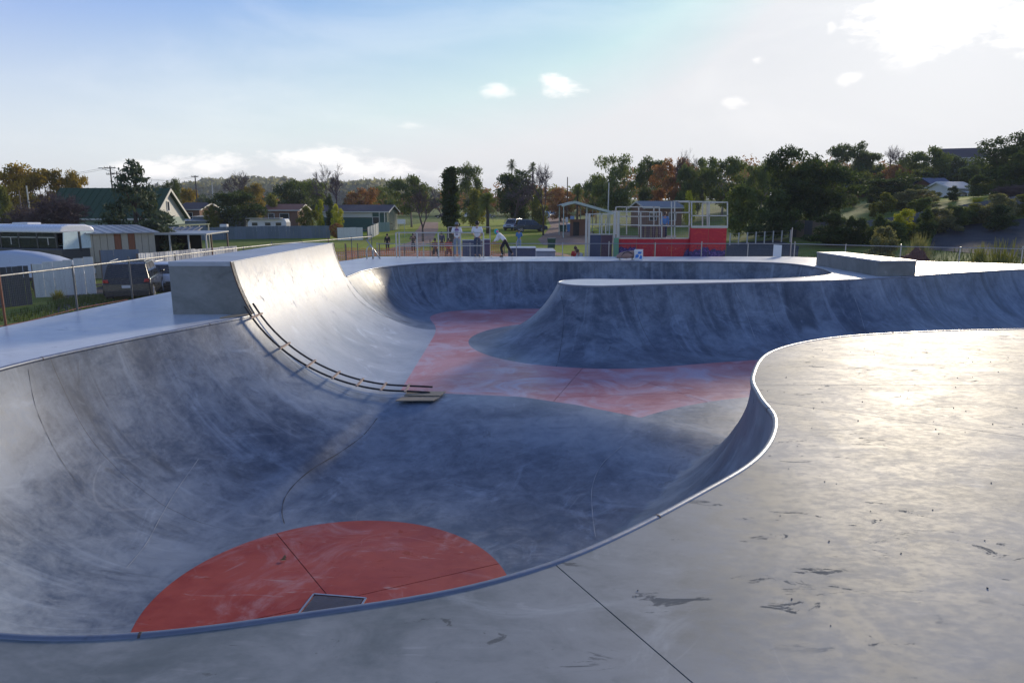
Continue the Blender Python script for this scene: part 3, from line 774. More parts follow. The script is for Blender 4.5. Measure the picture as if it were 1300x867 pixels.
drape('gravel_lane', [(-12.4, 8), (-11.0, 20), (-10.8, 30), (-12.5, 44), (-17, 60), (-22, 72), (-27, 72), (-23.5, 58), (-22.5, 44), (-21.6, 33), (-16.8, 24), (-15.6, 14), (-15.5, 8)], M_GRAVEL, 0.04)
drape('dirt_path', px_poly([(398, 48), (470, 62), (520, 84), (528, 110), (536, 150), (556, 150), (556, 112), (548, 84), (520, 66), (480, 50), (470, 43), (400, 43)]), M_DIRT, 0.035)
drape('dirt_road', px_poly([(683, 84), (700, 125), (694, 190), (712, 190), (728, 125), (760, 92), (860, 84), (860, 76), (690, 76)]), M_DIRT, 0.035)
drape('sun_tinted_lawn', px_poly([(262, 58), (300, 62), (420, 62), (420, 50), (262, 50)]), M_GRASS_SUN, 0.03)
drape('park_lawn', px_poly([(552, 84), (558, 112), (560, 170), (640, 170), (640, 84)]), M_GRASS_SUN, 0.03, 1.5)
drape('asphalt_yard', px_poly([(925, 38), (1015, 38), (1018, 62), (990, 68), (925, 68)]), M_ASPH, 0.035)
drape('asphalt_road', px_poly([(1185, 55), (1420, 44), (1420, 68), (1190, 66)]), M_ASPH, 0.035)
drape('hill_lawn', px_poly([(1180, 100), (1262, 98), (1262, 88), (1180, 88)]), M_GRASS_SUN, 0.03, 2)
drape('middle_lawn_sun', px_poly([(400, 64), (380, 84), (545, 150), (745, 150), (790, 66)]), M_GRASS_SUN, 0.018, 1)  # sunlit grass colour painted over lawn that the trees shade
# lower concrete apron of the park beyond the bowl
ap = empty('lower_apron'); tag(ap, kind='structure')
for (x0, x1, y0, y1, z) in [(-8.5, -2.2, 36.5, 45, -0.70), (2.6, 6.4, 38, 50, -1.20), (-2.2, 2.6, 36.5, 44, -0.69)]:
    MB().box(((x0 + x1) / 2, (y0 + y1) / 2, z - 0.3), (x1 - x0 - 0.02, y1 - y0, 0.6)).build('concrete_slab', M_RAMP, ap, bevel=0.01)
M_PINK = ground_mat('pink_earth', (0.33, 0.17, 0.12), (0.46, 0.27, 0.2), (0.15, 0.19, 0.03), scale=1.5)
def bank_z(x, y):
    g_ = Gz(x, y); t = float(np.interp(y, [36, 49, 58, 68], [-.75, -.75, -1.25, g_])); e = sm((x + 18.5) / 4.0) * sm((6.0 - x) / 2.5)
    return g_ - .06 + (t - g_ + .08) * e
bk = grid_sheet('bare_earth', np.arange(-18.5, 6.2, .5), np.arange(35.2, 68.5, .5), np.vectorize(bank_z), M_PINK); tag(bk, kind='structure')

# tufts of grass along the fence and banks: geometry nobody could count
def tufts(name, areas, n, h, mat):
    V = []; F = []
    for _ in range(n):
        x0, x1, y0, y1 = areas[rnd.randrange(len(areas))]
        x = rnd.uniform(x0, x1); y = rnd.uniform(y0, y1); z = Gz(x, y)
        for k in range(5):
            a = rnd.uniform(0, 6.28); hh = h * rnd.uniform(.5, 1.3); w = 0.02; l = rnd.uniform(0.02, 0.12)
            b = len(V)
            V += [(x + math.cos(a) * w, y + math.sin(a) * w, z), (x - math.cos(a) * w, y - math.sin(a) * w, z), (x + math.sin(a) * l, y - math.cos(a) * l, z + hh)]; F.append((b, b + 1, b + 2))
    return tag(link(name, mesh_np(name, V, F, mat)), kind='stuff')
M_TUFT = leafmat('grass_blades', (0.06, 0.11, 0.015), (0.17, 0.21, 0.04), 0.3)
o = tufts('grass_tufts', [(-19.5, -15.2, 24, 31.2), (-20, -17, 29, 31.5), (-17, -15.5, 18, 26), (-19, -16, 30.2, 31.4)], 2600, 0.22, M_TUFT)
o['label'] = 'rough green grass growing along the foot of the pale corrugated fence'
o = tufts('weeds', [(15, 42, 36, 54), (12, 20, 38, 46)], 3800, 0.28, M_TUFT)
o['label'] = 'rough weedy grass between the ledge and the asphalt on the right'

# ------------------------------------------------------------------ vegetation
BARK = paint('bark', (0.085, 0.065, 0.05), 0.9, 0, 0.35, 6, 0.5)
BARKP = paint('pale_bark', (0.26, 0.22, 0.18), 0.85, 0, 0.35, 6, 0.4)
TWIG = paint('bare_twigs', (0.12, 0.085, 0.085), 0.9, 0, 0.3, 3, 0)
L_GUM = leafmat('gum_leaves', (0.061, 0.098, 0.030), (0.162, 0.205, 0.058))
L_DARK = leafmat('dark_leaves', (0.035, 0.062, 0.023), (0.099, 0.137, 0.040))
L_PINE = leafmat('pine_needles', (0.048, 0.082, 0.050), (0.131, 0.166, 0.091), 0.2)
L_GOLD = leafmat('autumn_leaves', (0.17, 0.12, 0.02), (0.46, 0.33, 0.04), 0.4, (0.14, 0.15, 0.03))
L_BROWN = leafmat('russet_leaves', (0.217, 0.108, 0.050), (0.435, 0.215, 0.075), 0.35, (0.109, 0.117, 0.033))
L_OLIVE = leafmat('olive_leaves', (0.109, 0.127, 0.024), (0.261, 0.264, 0.050))
L_YEL = leafmat('yellow_green_leaves', (0.283, 0.312, 0.020), (0.566, 0.546, 0.033), 0.35)
L_GREY = leafmat('grey_green_leaves', (0.131, 0.146, 0.075), (0.304, 0.293, 0.141))
def leaf_cloud(clumps, n, size, elong=1.6, droop=0.0):
    """clumps: (cx,cy,cz,rx,ry,rz); n quads spread over them by volume"""
    C = np.array(clumps, float); vol = (C[:, 3] * C[:, 4] * C[:, 5]) ** 0.75; k = rng.choice(len(C), n, p=vol / vol.sum())
    d = rng.normal(size=(n, 3)); d /= np.linalg.norm(d, axis=1)[:, None]
    r = rng.random(n) ** 0.42
    p = C[k, :3] + d * r[:, None] * C[k, 3:6] * (1 + 0.12 * rng.normal(size=(n, 1)))
    a = rng.normal(size=(n, 3)); a[:, 2] -= droop; a /= np.linalg.norm(a, axis=1)[:, None]
    b = rng.normal(size=(n, 3)); b -= (a * b).sum(1)[:, None] * a; b /= np.linalg.norm(b, axis=1)[:, None]
    s = size * rng.uniform(0.6, 1.4, size=(n, 1))
    a = a * s * elong; b = b * s
    V = np.stack([p - a, p - b * .6, p + a, p + b * .6], 1).reshape(-1, 3)
    return V, np.arange(n * 4).reshape(n, 4)
def limbs(mb, base, tips, r0, r1, bend=0.15, n=5):
    for tp in tips:
        a = Vector(base); b_ = Vector(tp); pts = []; off = Vector((rnd.uniform(-1, 1), rnd.uniform(-1, 1), rnd.uniform(-.3, .3))) * bend * (b_ - a).length
        for i in range(5):
            t = i / 4; pts.append(a.lerp(b_, t) + off * math.sin(math.pi * t))
        mb.tube(pts, [r0 * (1 - t / 4) + r1 * t / 4 for t in range(5)], n)
PROTO = {}
def proto_leafy(key, clumps, n, size, trunk_h, leaf, bark, spread=0.5, r=0.03, elong=1.6, droop=0.0, stems=1):
    V, F = leaf_cloud(clumps, n, size, elong, droop)
    crown = mesh_np(key + '_crown', V, F, leaf)
    mb = MB()
    if trunk_h > 0:
        for s_ in range(stems):
            bx = (rnd.uniform(-.06, .06) if stems > 1 else 0)
            top = Vector((bx * 2 + rnd.uniform(-.02, .02), rnd.uniform(-.02, .02), trunk_h))
            mb.tube([(bx, 0, -0.03), (bx, 0, trunk_h * .33), tuple(top)], [r * 1.3, r, r * .8], 7)
            tips = rnd.sample(clumps, min(len(clumps), 9)); limbs(mb, top, [(c[0] * .85, c[1] * .85, c[2] + c[5] * .2) for c in tips], r * .55, r * .12, 0.12)
        trunk = mb.mesh(key + '_trunk', bark, True)
    else: trunk = None
    PROTO[key] = (crown, trunk)
def gum_clumps(n, hmin=0.35, wide=0.42):
    out = []
    for i in range(n):
        z = rnd.uniform(hmin, 0.94); w = wide * math.sin(math.pi * min(1, max(0.12, (z - hmin * .6) / (1.08 - hmin * .6)))) ** 0.7
        a = rnd.uniform(0, 6.28); q = rnd.uniform(0.1, 1) ** .6
        s = rnd.uniform(.06, .14)
        out.append((math.cos(a) * w * q, math.sin(a) * w * q, z, s * 1.3, s * 1.3, s * .75))
    return out
for i in range(3): proto_leafy('gum%d' % i, gum_clumps(46, 0.26, .48), 6500, 0.016, 0.3, L_GUM, BARKP, r=0.022, droop=1.0)
for i in range(2): proto_leafy('dense%d' % i, gum_clumps(70, 0.10, .48) + [(0, 0, .45, .34, .34, .32)], 9000, 0.017, 0.16, L_DARK, BARK, r=0.03)
def cone_clumps(n, wide=.3, base=.06):
    out = []
    for i in range(n):
        z = base + (1 - base) * rnd.random() ** 1.2 * .97; w = wide * (1 - z) ** .8 + 0.015
        a = rnd.uniform(0, 6.28); q = rnd.uniform(.4, 1); s = 0.03 + 0.08 * (1 - z)
        out.append((math.cos(a) * w * q, math.sin(a) * w * q, z, s * 1.5, s * 1.5, s * .6))
    return out
proto_leafy('pine', cone_clumps(150, .5), 9500, 0.016, 0.5, L_PINE, BARK, r=0.025)
proto_leafy('cypress', [(0.02 * math.sin(i), 0.02 * math.cos(i * 2), .28 + .035 * i, .085 * (1 - .02 * i), .085, .05) for i in range(20)], 6500, 0.014, .4, L_DARK, BARK, r=0.05)
for i in range(2): proto_leafy('gold%d' % i, gum_clumps(50, 0.14, .5), 6000, 0.018, 0.25, L_GOLD, BARK, r=0.025)
proto_leafy('russet', gum_clumps(50, 0.12, .5), 6500, 0.017, 0.2, L_BROWN, BARK, r=0.025)
def bush_clumps(n=30):
    out = [(0, 0, .36, .27, .27, .30), (.12, .05, .3, .26, .2, .26)]
    for i in range(n):
        a = rnd.uniform(0, 6.28); e = rnd.uniform(0, 1.5); s = rnd.uniform(.05, .16); q = rnd.uniform(.24, .46)
        out.append((math.cos(a) * math.cos(e) * q, math.sin(a) * math.cos(e) * q, .12 + math.sin(e) * (.45 + q * .8), s, s, s * .8))
    return out
for nm, lf_ in (('bush', L_OLIVE), ('yellow', L_YEL), ('darkbush', L_DARK), ('greybush', L_GREY), ('willow', L_GUM), ('olive', L_OLIVE)):
    proto_leafy(nm, bush_clumps(), 5500, 0.020, 0.0 if nm != 'x' else .1, lf_, BARK)
# spiky clump of strap leaves
def spiky(key, n, leaf):
    V = []; F = []
    for _ in range(n):
        a = rnd.uniform(0, 6.28); e = rnd.uniform(.35, 1.5); L = rnd.uniform(.55, 1.0); w = .012
        bx, by = rnd.uniform(-.1, .1), rnd.uniform(-.1, .1); prev = None; px_, pz = 0, 0
        for k in range(4):
            t = k / 3; rr = L * (math.cos(e) * t * .6); z = L * (math.sin(e) * t - (1.2 - e * .55) * t * t * .35); ww = w * (1 - t * .9)
            b = len(V); c, s = math.cos(a), math.sin(a)
            V += [(bx + c * rr - s * ww, by + s * rr + c * ww, z), (bx + c * rr + s * ww, by + s * rr - c * ww, z)]
            if k: F.append((b - 2, b - 1, b + 1, b))
    Va = np.array(V); Va[:, 2] /= Va[:, 2].max(); Va[:, :2] *= .5 / np.percentile(np.abs(Va[:, :2]), 98); V = Va
    PROTO[key] = (mesh_np(key, V, F, leaf), None)
spiky('spiky', 500, L_GREY); spiky('spikyg', 500, L_OLIVE)
def bare(key, levels=6, spread=0.55, r0=0.022, split=3, mat=TWIG, up=0.25, thin=0.0016):
    mt = MB(); mc = MB()
    def grow(p, d, L, r, lv):
        q = p + d * L * .5 + Vector((rnd.uniform(-1, 1), rnd.uniform(-1, 1), 0)) * L * .06; e = p + d * L
        (mt if lv <= 1 else mc).tube([p, q, e], [r, r * .85, max(thin, r * .66)], 6 if lv < 2 else 3, caps=False)
        if lv >= levels: return
        for k in range(split if lv < levels - 1 else split + 1):
            nd = (d + Vector((rnd.gauss(0, 1), rnd.gauss(0, 1), rnd.gauss(0, .6))) * spread * (0.65 + .12 * lv) + Vector((0, 0, up * .5))).normalized()
            s0_ = p.lerp(e, rnd.uniform(.55, 1)) if k else e
            grow(s0_, nd, L * rnd.uniform(.62, .86), max(thin, r * .6), lv + 1)
    grow(Vector((0, 0, -.02)), Vector((0, 0, 1)), .25, r0, 0)
    z = max(v[2] for v in mc.v); w = max(math.hypot(v[0], v[1]) for v in mc.v)
    for m in (mt, mc): m.v = [(v[0] / w * .5, v[1] / w * .5, v[2] / z) for v in m.v]
    PROTO[key] = (mc.mesh(key + '_crown', mat, fix=False), mt.mesh(key + '_trunk', BARK, True))
for i in range(3): bare('bare%d' % i)
bare('bushbare', 6, .8, .02, 4, TWIG, .1)
def palm(key, trunk_h, r, frond_n, L, droop, leaf=L_DARK):
    mt = MB(); mt.tube([(0, 0, -.02), (0.004, 0, trunk_h * .5), (0, 0, trunk_h)], [r * 1.2, r, r * .9], 8)
    V = []; F = []
    for k in range(frond_n):
        a = rnd.uniform(0, 6.28); e = rnd.uniform(-.5, 1.35); c, s = math.cos(a), math.sin(a); prev = None
        P = []
        for j in range(9):
            t = j / 8; P.append(Vector((c * L * math.cos(e) * t, s * L * math.cos(e) * t, trunk_h + L * (math.sin(e) * t - droop * t * t))))
        for j in range(8):
            p, q = P[j], P[j + 1]; side = Vector((-s, c, 0)); dirv = (q - p).normalized()
            for u in range(2):
                pp = p.lerp(q, u * .5)
                for sg in (-1, 1):
                    w = L * .26 * math.sin(math.pi * min(.95, .15 + j / 9)); tip = pp + side * sg * w + dirv * w * .5 - Vector((0, 0, w * .35)); b = len(V)
                    V += [tuple(pp), tuple(pp + dirv * L * .03), tuple(tip)]; F.append((b, b + 1, b + 2))
    PROTO[key] = (mesh_np(key, V, F, leaf), mt.mesh(key + '_trunk', BARK, True))
palm('fanpalm', .86, .012, 60, .13, .35); palm('datepalm', .55, .045, 70, .42, .45, L_GUM)
# distant mass of tree crowns: a wood nobody could count
def plant(name, key, px, y, toppy, wpx, label, cat='tree', group=None, base=None, rz=None, kid=('crown', 'trunk')):
    p = W(px, 267, y); z0 = Gz(p.x, y) if base is None else base
    h = W(px, toppy, y).z - z0; w = wpx / FPX * y
    r = thing(name, label, cat, (p.x, y, z0 - 0.03), rnd.uniform(0, 6.28) if rz is None else rz, group); r.scale = (w, w, h)
    c, t = PROTO[key]
    if t is not None: link(kid[0], c, r); link(kid[1], t, r)
    else: link('foliage', c, r)
    return r
def wood(name, px0, px1, y0, y1, top, n, leaf, per, label, hv=10, size=0.35):
    Vs = []; Fs = []; off = 0
    for i in range(n):
        px = rnd.uniform(px0, px1); y = rnd.uniform(y0, y1); tp = top(px) + rnd.uniform(-hv * .25, hv); p = W(px, tp, y); g0 = float(ground_z(np.array(p.x), np.array(y)))
        hh = max(3.0, p.z - g0); rr = hh * rnd.uniform(.32, .55)
        cl = [(p.x + rnd.uniform(-rr, rr), y + rnd.uniform(-rr, rr), g0 + hh * rnd.uniform(.3, .88), rr * rnd.uniform(.35, .6), rr * .5, rr * .38) for _ in range(9)]
        V, F = leaf_cloud(cl, per, size * (y / 250) ** .8); Vs.append(V); Fs.append(F + off); off += len(V)
    me = mesh_np(name, np.concatenate(Vs), np.concatenate(Fs), leaf); o = link(name, me); tag(o, label, None, None, 'stuff'); return o
# woods: far ridge and the belt of trees closing the park
def topfar(px): return float(np.interp(px, [-200, 150, 200, 300, 420, 500, 560, 700, 1500], [262, 252, 236, 226, 230, 228, 244, 262, 262]))
wood('ridge_wood', -250, 620, 620, 1000, topfar, 650, L_GREY, 230, 'wooded ridge fading in the haze on the horizon', 12, 0.75)
def topmid(px): return float(np.interp(px, [-100, 60, 100, 190, 300, 380, 450, 540, 700, 740, 790, 900, 960, 1050, 1200, 1420], [246, 246, 252, 250, 250, 246, 248, 242, 232, 240, 214, 206, 208, 205, 200, 192]))
wood('far_wood_dark', -120, 1450, 215, 300, topmid, 170, L_DARK, 420, 'dark belt of trees closing the far side of the park', 26, 0.36)
wood('far_wood_olive', -120, 1450, 205, 290, topmid, 120, L_OLIVE, 380, 'olive green scrub among the far belt of trees', 30, 0.34)
wood('far_wood_russet', 180, 1200, 200, 270, topmid, 100, L_BROWN, 380, 'russet winter crowns among the far belt of trees', 28, 0.34)

def tophill(px): return float(np.interp(px, [900, 1000, 1060, 1150, 1200, 1300, 1420], [214, 212, 214, 212, 218, 200, 196]))
wood('hill_wood_dark', 925, 1440, 112, 150, tophill, 60, L_DARK, 700, 'dark trees packed along the crest of the right hill', 22, 0.42)
wood('hill_wood_olive', 925, 1440, 110, 140, tophill, 40, L_OLIVE, 600, 'olive scrub mixed along the crest of the right hill', 26, 0.40)
T = [ # name, kind, px, depth, top row, width px, label
 ('autumn_tree', 'gold0', 22, 95, 210, 66, 'golden autumn tree at the far left edge behind the bus'),
 ('autumn_tree', 'gold1', 58, 98, 212, 60, 'broad golden brown autumn tree beside the bare thicket'),
 ('autumn_tree', 'gold0', 100, 100, 218, 34, 'small orange brown autumn tree behind the ridge of the green roof'),
 ('bush', 'olive', 6, 80, 236, 30, 'dull green bush at the far left edge below the gold tree'),
 ('bare_thicket', 'bushbare', 66, 52, 238, 92, 'wide purple brown bare thicket behind the bus and shed'),
 ('bare_thicket', 'bushbare', 22, 56, 256, 70, 'lower bare thicket rising above the bus roof at the left'),
 ('pine_tree', 'pine', 172, 52, 200, 112, 'ragged dark conifer in front of the green roofed house'),
 ('tree', 'dense0', 221, 110, 226, 26, 'dark green tree just right of the house gable'),
 ('autumn_tree', 'gold1', 240, 120, 238, 26, 'small yellow tree right of the house gable'),
 ('tree', 'dense1', 300, 96, 240, 66, 'round dark evergreen standing over the blue timber fence'),
 ('shrub', 'bush', 268, 94, 262, 26, 'low dark shrub at the left foot of the round evergreen'),
 ('bare_tree', 'bare0', 308, 130, 216, 50, 'bare pale tree rising above the round dark evergreen'),
 ('autumn_tree', 'gold0', 322, 150, 234, 36, 'soft golden tree behind the round evergreen'),
 ('tree', 'olive', 345, 110, 246, 30, 'olive bush tree above the red tiled roof'),
 ('tree', 'dense0', 372, 120, 228, 44, 'dark spreading tree behind the red tiled roof'),
 ('gum_tree', 'gum0', 395, 125, 228, 46, 'dark green gum behind the round hedge bush'),
 ('round_bush', 'bush', 391, 93, 262, 32, 'clipped round olive bush between the red roofed house and the green walled house'),
 ('bare_tree', 'bare1', 426, 110, 206, 66, 'tall leafless tree standing against the pale clouds'),
 ('shrub', 'yellow', 406, 100, 250, 14, 'small yellow shrub beside the leafless tall tree'),
 ('shrub', 'yellow', 428, 98, 256, 18, 'low yellow green shrub at the foot of the leafless tall tree'),
 ('tree', 'darkbush', 418, 102, 246, 16, 'small dark green tree between two yellow shrubs'),
 ('russet_tree', 'russet', 462, 130, 238, 50, 'russet tree behind the long brown roof'),
 ('gum_tree', 'gum1', 486, 140, 236, 44, 'olive gum behind the right end of the brown roof'),
 ('bare_tree', 'bare2', 536, 84, 232, 62, 'low spreading bare tree beside the dirt path'),
 ('gum_tree', 'gum2', 522, 125, 222, 54, 'golden lit gum behind the low spreading bare tree'),
 ('cypress_tree', 'cypress', 572, 76, 211, 112, 'dark pencil cypress with forked bare limbs on the lawn'),
 ('bare_tree', 'bare1', 568, 80, 228, 50, 'bare forked tree tangled with the pencil cypress'),
 ('gum_tree', 'gum0', 597, 128, 207, 34, 'thin open gum to the right of the pencil cypress'),
 ('tree', 'olive', 604, 120, 240, 42, 'olive round tree behind the white parked car'),
 ('date_palm', 'datepalm', 619, 100, 228, 44, 'shaggy date palm left of the ivy covered tree'),
 ('ivy_tree', 'dense1', 652, 118, 214, 54, 'tall ivy covered tree in the middle of the park'),
 ('bare_tree', 'bare2', 654, 115, 226, 92, 'grey drooping bare tree in front of the ivy covered tree'),
 ('bare_tree', 'bare0', 690, 96, 206, 50, 'pale bare tree just right of the two fan palms'),
 ('fan_palm', 'fanpalm', 650, 122, 196, 60, 'taller fan palm whose head shows above the ivy covered tree'),
 ('fan_palm', 'fanpalm', 676, 118, 200, 62, 'shorter fan palm right of its taller neighbour'),
 ('tree', 'olive', 684, 110, 238, 30, 'yellow green tree behind the silver parked cars'),
 ('date_palm', 'datepalm', 733, 135, 218, 26, 'date palm standing clear against the sky near the thin pole'),
 ('russet_tree', 'russet', 712, 150, 238, 46, 'russet bushes left of the lone date palm'),
 ('russet_tree', 'russet', 745, 160, 240, 40, 'russet bushes right of the lone date palm'),
 ('gum_tree', 'gum1', 781, 115, 196, 62, 'large open gum above the shelter roof'),
 ('gum_tree', 'gum2', 757, 130, 222, 34, 'smaller gum left of the large one over the shelter'),
 ('gum_tree', 'gum0', 826, 130, 200, 44, 'gum with flat top behind the wire cage'),
 ('russet_tree', 'russet', 850, 120, 200, 54, 'tall russet tree behind the wire cage'),
 ('bare_tree', 'bare1', 868, 118, 188, 44, 'bare tree poking above the russet crowns'),
 ('grey_tree', 'willow', 872, 112, 204, 40, 'grey green tree behind the right end of the cage'),
 ('gum_tree', 'gum1', 886, 125, 200, 34, 'gum with orange tips right of the bare tree top'),
 ('gum_tree', 'gum2', 917, 112, 198, 58, 'dark gum above the right end of the cage'),
 ('shrub', 'yellow', 875, 96, 238, 18, 'small yellow green tree seen over the cage'),
 ('round_tree', 'willow', 940, 72, 228, 60, 'broad round dark tree just right of the red wall'),
 ('gum_tree', 'gum0', 965, 100, 206, 46, 'loose gum behind the broad round tree'),
 ('gum_tree', 'dense0', 1000, 80, 184, 66, 'tallest dark tree of the clump on the right'),
 ('gum_tree', 'dense1', 1040, 76, 202, 88, 'wide dark tree leaning over the wooden fence on the right'),
 ('dark_shrubbery', 'darkbush', 985, 68, 240, 70, 'dark shrubbery under the tallest tree of the right clump'),
 ('gum_tree', 'gum2', 1072, 130, 180, 52, 'umbrella topped gum against the bright sky'),
 ('gum_tree', 'gum0', 1098, 128, 192, 34, 'small dark gum beside the umbrella topped gum'),
 ('bare_tree', 'bare0', 1126, 125, 184, 40, 'slender bare tree on the right skyline'),
 ('russet_tree', 'russet', 1128, 118, 210, 46, 'reddish tree below the slender bare tree'),
 ('gum_tree', 'gum1', 1148, 122, 200, 34, 'round topped gum between the bare tree and a taller gum'),
 ('gum_tree', 'gum2', 1175, 120, 186, 50, 'open gum left of the hill house'),
 ('gum_tree', 'dense0', 1200, 126, 196, 38, 'dark tree touching the left wall of the hill house'),
 ('dense_tree', 'dense1', 1130, 92, 224, 76, 'dense dark tree below the blue roofed house'),
 ('grey_tree', 'greybush', 1160, 84, 238, 66, 'grey brown bushy tree over the long paling fence'),
 ('dense_tree', 'dense0', 1273, 98, 168, 72, 'very tall dark tree at the right edge of the hill'),
 ('dense_tree', 'dense1', 1306, 84, 186, 70, 'dark tree cut by the right edge of the picture'),
 ('dense_tree', 'dense1', 1224, 112, 209, 30, 'dark tree hiding the lower wall of the hill house'),
 ('shrub', 'darkbush', 1240, 92, 222, 40, 'dark shrub in front of the small white house'),
 ('bare_thicket', 'bushbare', 1282, 74, 232, 64, 'grey leafless thicket by the right edge'),
 ('shrub', 'yellow', 1240, 82, 251, 18, 'yellow green bush on the lawn before the white house'),
 ('shrub', 'darkbush', 1207, 88, 236, 22, 'dark bush left of the small white house'),
 ('shrub', 'bush', 1108, 78, 257, 14, 'small round bush on the strip of lawn above the fence'),
 ('shrub', 'darkbush', 1084, 60, 274, 26, 'dark green bush at the left end of the long paling fence'),
 ('shrub', 'yellow', 1148, 62, 262, 34, 'bright yellow green bush leaning over the long paling fence'),
 ('shrub', 'darkbush', 1176, 60, 264, 34, 'black green bush right of the bright yellow one'),
 ('shrub', 'darkbush', 1272, 62, 260, 42, 'dark bush hiding the right end of the long paling fence'),
 ('shrub', 'darkbush', 1120, 58, 272, 34, 'dark low bush below the long paling fence'),
]
for nm, key, px, y, tp, w, lab in T: plant(nm, key, px, y, tp, w, lab, 'bush' if nm in ('bush', 'shrub', 'round_bush', 'dark_shrubbery', 'bare_thicket') else 'tree')
P2 = [('grass_clump', 'greybush', 1126, 50, 283, 42, 'grey green shrub behind the wire fence right of the ledge'),
      ('grass_clump', 'spiky', 1172, 45, 290, 46, 'tall strappy grass clump beside the dirt mound'),
      ('grass_clump', 'spikyg', 1282, 36, 300, 74, 'broad strappy green clump at the right edge behind the fence'),
      ('grass_clump', 'spikyg', 1252, 42, 305, 34, 'smaller strappy clump left of the broad one'),
      ('grass_clump', 'greybush', 1048, 66, 284, 34, 'grey low bush under the leaning dark tree'),
      ('grass_clump', 'spikyg', 60, 31.0, 366, 26, 'green grass clump below the middle of the pale sheet fence')]
for nm, key, px, y, tp, w, lab in P2: plant(nm, key, px, y, tp, w, lab, 'plant')

ORD = ['first', 'second', 'third', 'fourth', 'fifth', 'sixth', 'seventh', 'eighth', 'ninth', 'tenth', 'eleventh', 'twelfth', 'thirteenth']
LOOK = {'darkbush': 'dark green', 'bush': 'olive', 'greybush': 'grey green', 'willow': 'mid green', 'olive': 'dull olive'}
for i in range(26):
    lo_ = i % 2; px_ = 1040 + i * 10.5 + rnd.uniform(-6, 6)
    if not lo_ and 1190 < px_ < 1246: continue
    y_ = 61 + (px_ - 1090) * .03 + rnd.uniform(-2, 1.5) if lo_ else rnd.uniform(76, 104)
    key_ = rnd.choice(list(LOOK)); pz_ = W(px_, 267, y_); hh_ = rnd.uniform(1.3, 3.2); top_ = 267 + (2.3 - (Gz(pz_.x, y_) + hh_)) * FPX / y_
    k_ = sum(1 for q in bpy.data.objects if q.get('label', '').endswith('hill fence' if lo_ else 'hill lawn'))
    plant('hill_bush', key_, px_, y_, top_, hh_ * rnd.uniform(1.1, 1.7) * FPX / y_, '%s bush, %s from the left of those %s' % (LOOK[key_], ORD[k_], 'in front of the grey hill fence' if lo_ else 'standing on the upper hill lawn'), 'bush', 'bushes scattered over the right hill')

# ------------------------------------------------------------------ building helpers
M_PAL = [paint('paling_pale', (0.72, 0.72, 0.69), 0.8, 0, 0.3, 2, 0.3, vstreak=True, dirt_amt=.5), paint('paling_grey', (0.44, 0.45, 0.46), 0.8, 0, 0.3, 2, 0.3, vstreak=True, dirt_amt=.5)]
M_PALG = paint('paling_dull', (0.17, 0.18, 0.20), 0.8, 0, 0.3, 2, 0.3, vstreak=True)
M_PALB = paint('paling_blue', (0.16, 0.20, 0.25), 0.7, 0, 0.3, 2, 0.3, vstreak=True, dirt_amt=.4)
M_PALD = paint('paling_dark', (0.10, 0.10, 0.10), 0.85, 0, 0.3, 2, 0.3, vstreak=True)
M_CREAM = paint('cream_sheet', (0.42, 0.39, 0.31), 0.55, 0.1, 0.25, 1.5, 0.2, (0.22, 0.09, 0.04), 0.5, vstreak=True)
M_RUST = paint('rusty_sheet', (0.26, 0.11, 0.06), 0.7, 0.2, 0.4, 2, 0.3, (0.1, 0.04, 0.03), .6, vstreak=True)
M_GREYB = paint('bluegrey_paint', (0.13, 0.17, 0.21), 0.55, 0, 0.2, 2)
M_ROOFG = paint('green_roof', (0.035, 0.075, 0.028), 0.6, 0.1, 0.25, 2, 0.2, vstreak=True)
M_ROOFS = paint('grey_roof', (0.34, 0.36, 0.37), 0.45, 0.4, 0.2, 2, 0.2)
M_TILE = paint('red_tiles', (0.20, 0.085, 0.055), 0.8, 0, 0.3, 3, 0.5)
M_TILED = paint('dark_tiles', (0.09, 0.07, 0.07), 0.8, 0, 0.3, 3, 0.5)
M_WGREEN = paint('pale_green_wall', (0.26, 0.34, 0.29), 0.7, 0, 0.12, 2)
M_WHITE = paint('white_paint', (0.74, 0.74, 0.72), 0.5, 0, 0.08, 2, 0.05, dirt_amt=0.15)
M_OFFW = paint('offwhite', (0.55, 0.54, 0.49), 0.6, 0, 0.12, 2)
M_BRICK = paint('brown_brick', (0.22, 0.12, 0.08), 0.85, 0, 0.35, 14, 0.5)
M_DKGREEN = paint('dark_green_wall', (0.035, 0.10, 0.08), 0.6, 0, 0.15, 2)
M_DARK = paint('black_and_shade', (0.03, 0.03, 0.032), 0.8)  # near-black of small parts; on doorways and carport walls it paints inside shade
M_BLUER = paint('blue_roof', (0.22, 0.28, 0.36), 0.5, 0.2, 0.15, 2)
M_GL = glass('window_glass'); M_GLL = glass('pale_glass', (0.10, 0.14, 0.16), 0.1)
M_WHCAR = paint('white_coat', (0.72, 0.73, 0.75), 0.25, 0, 0.04, 2, 0, dirt_amt=.08)
M_TIMB = paint('timber_post', (0.2, 0.15, 0.11), 0.85, 0, .3, 5, .3)
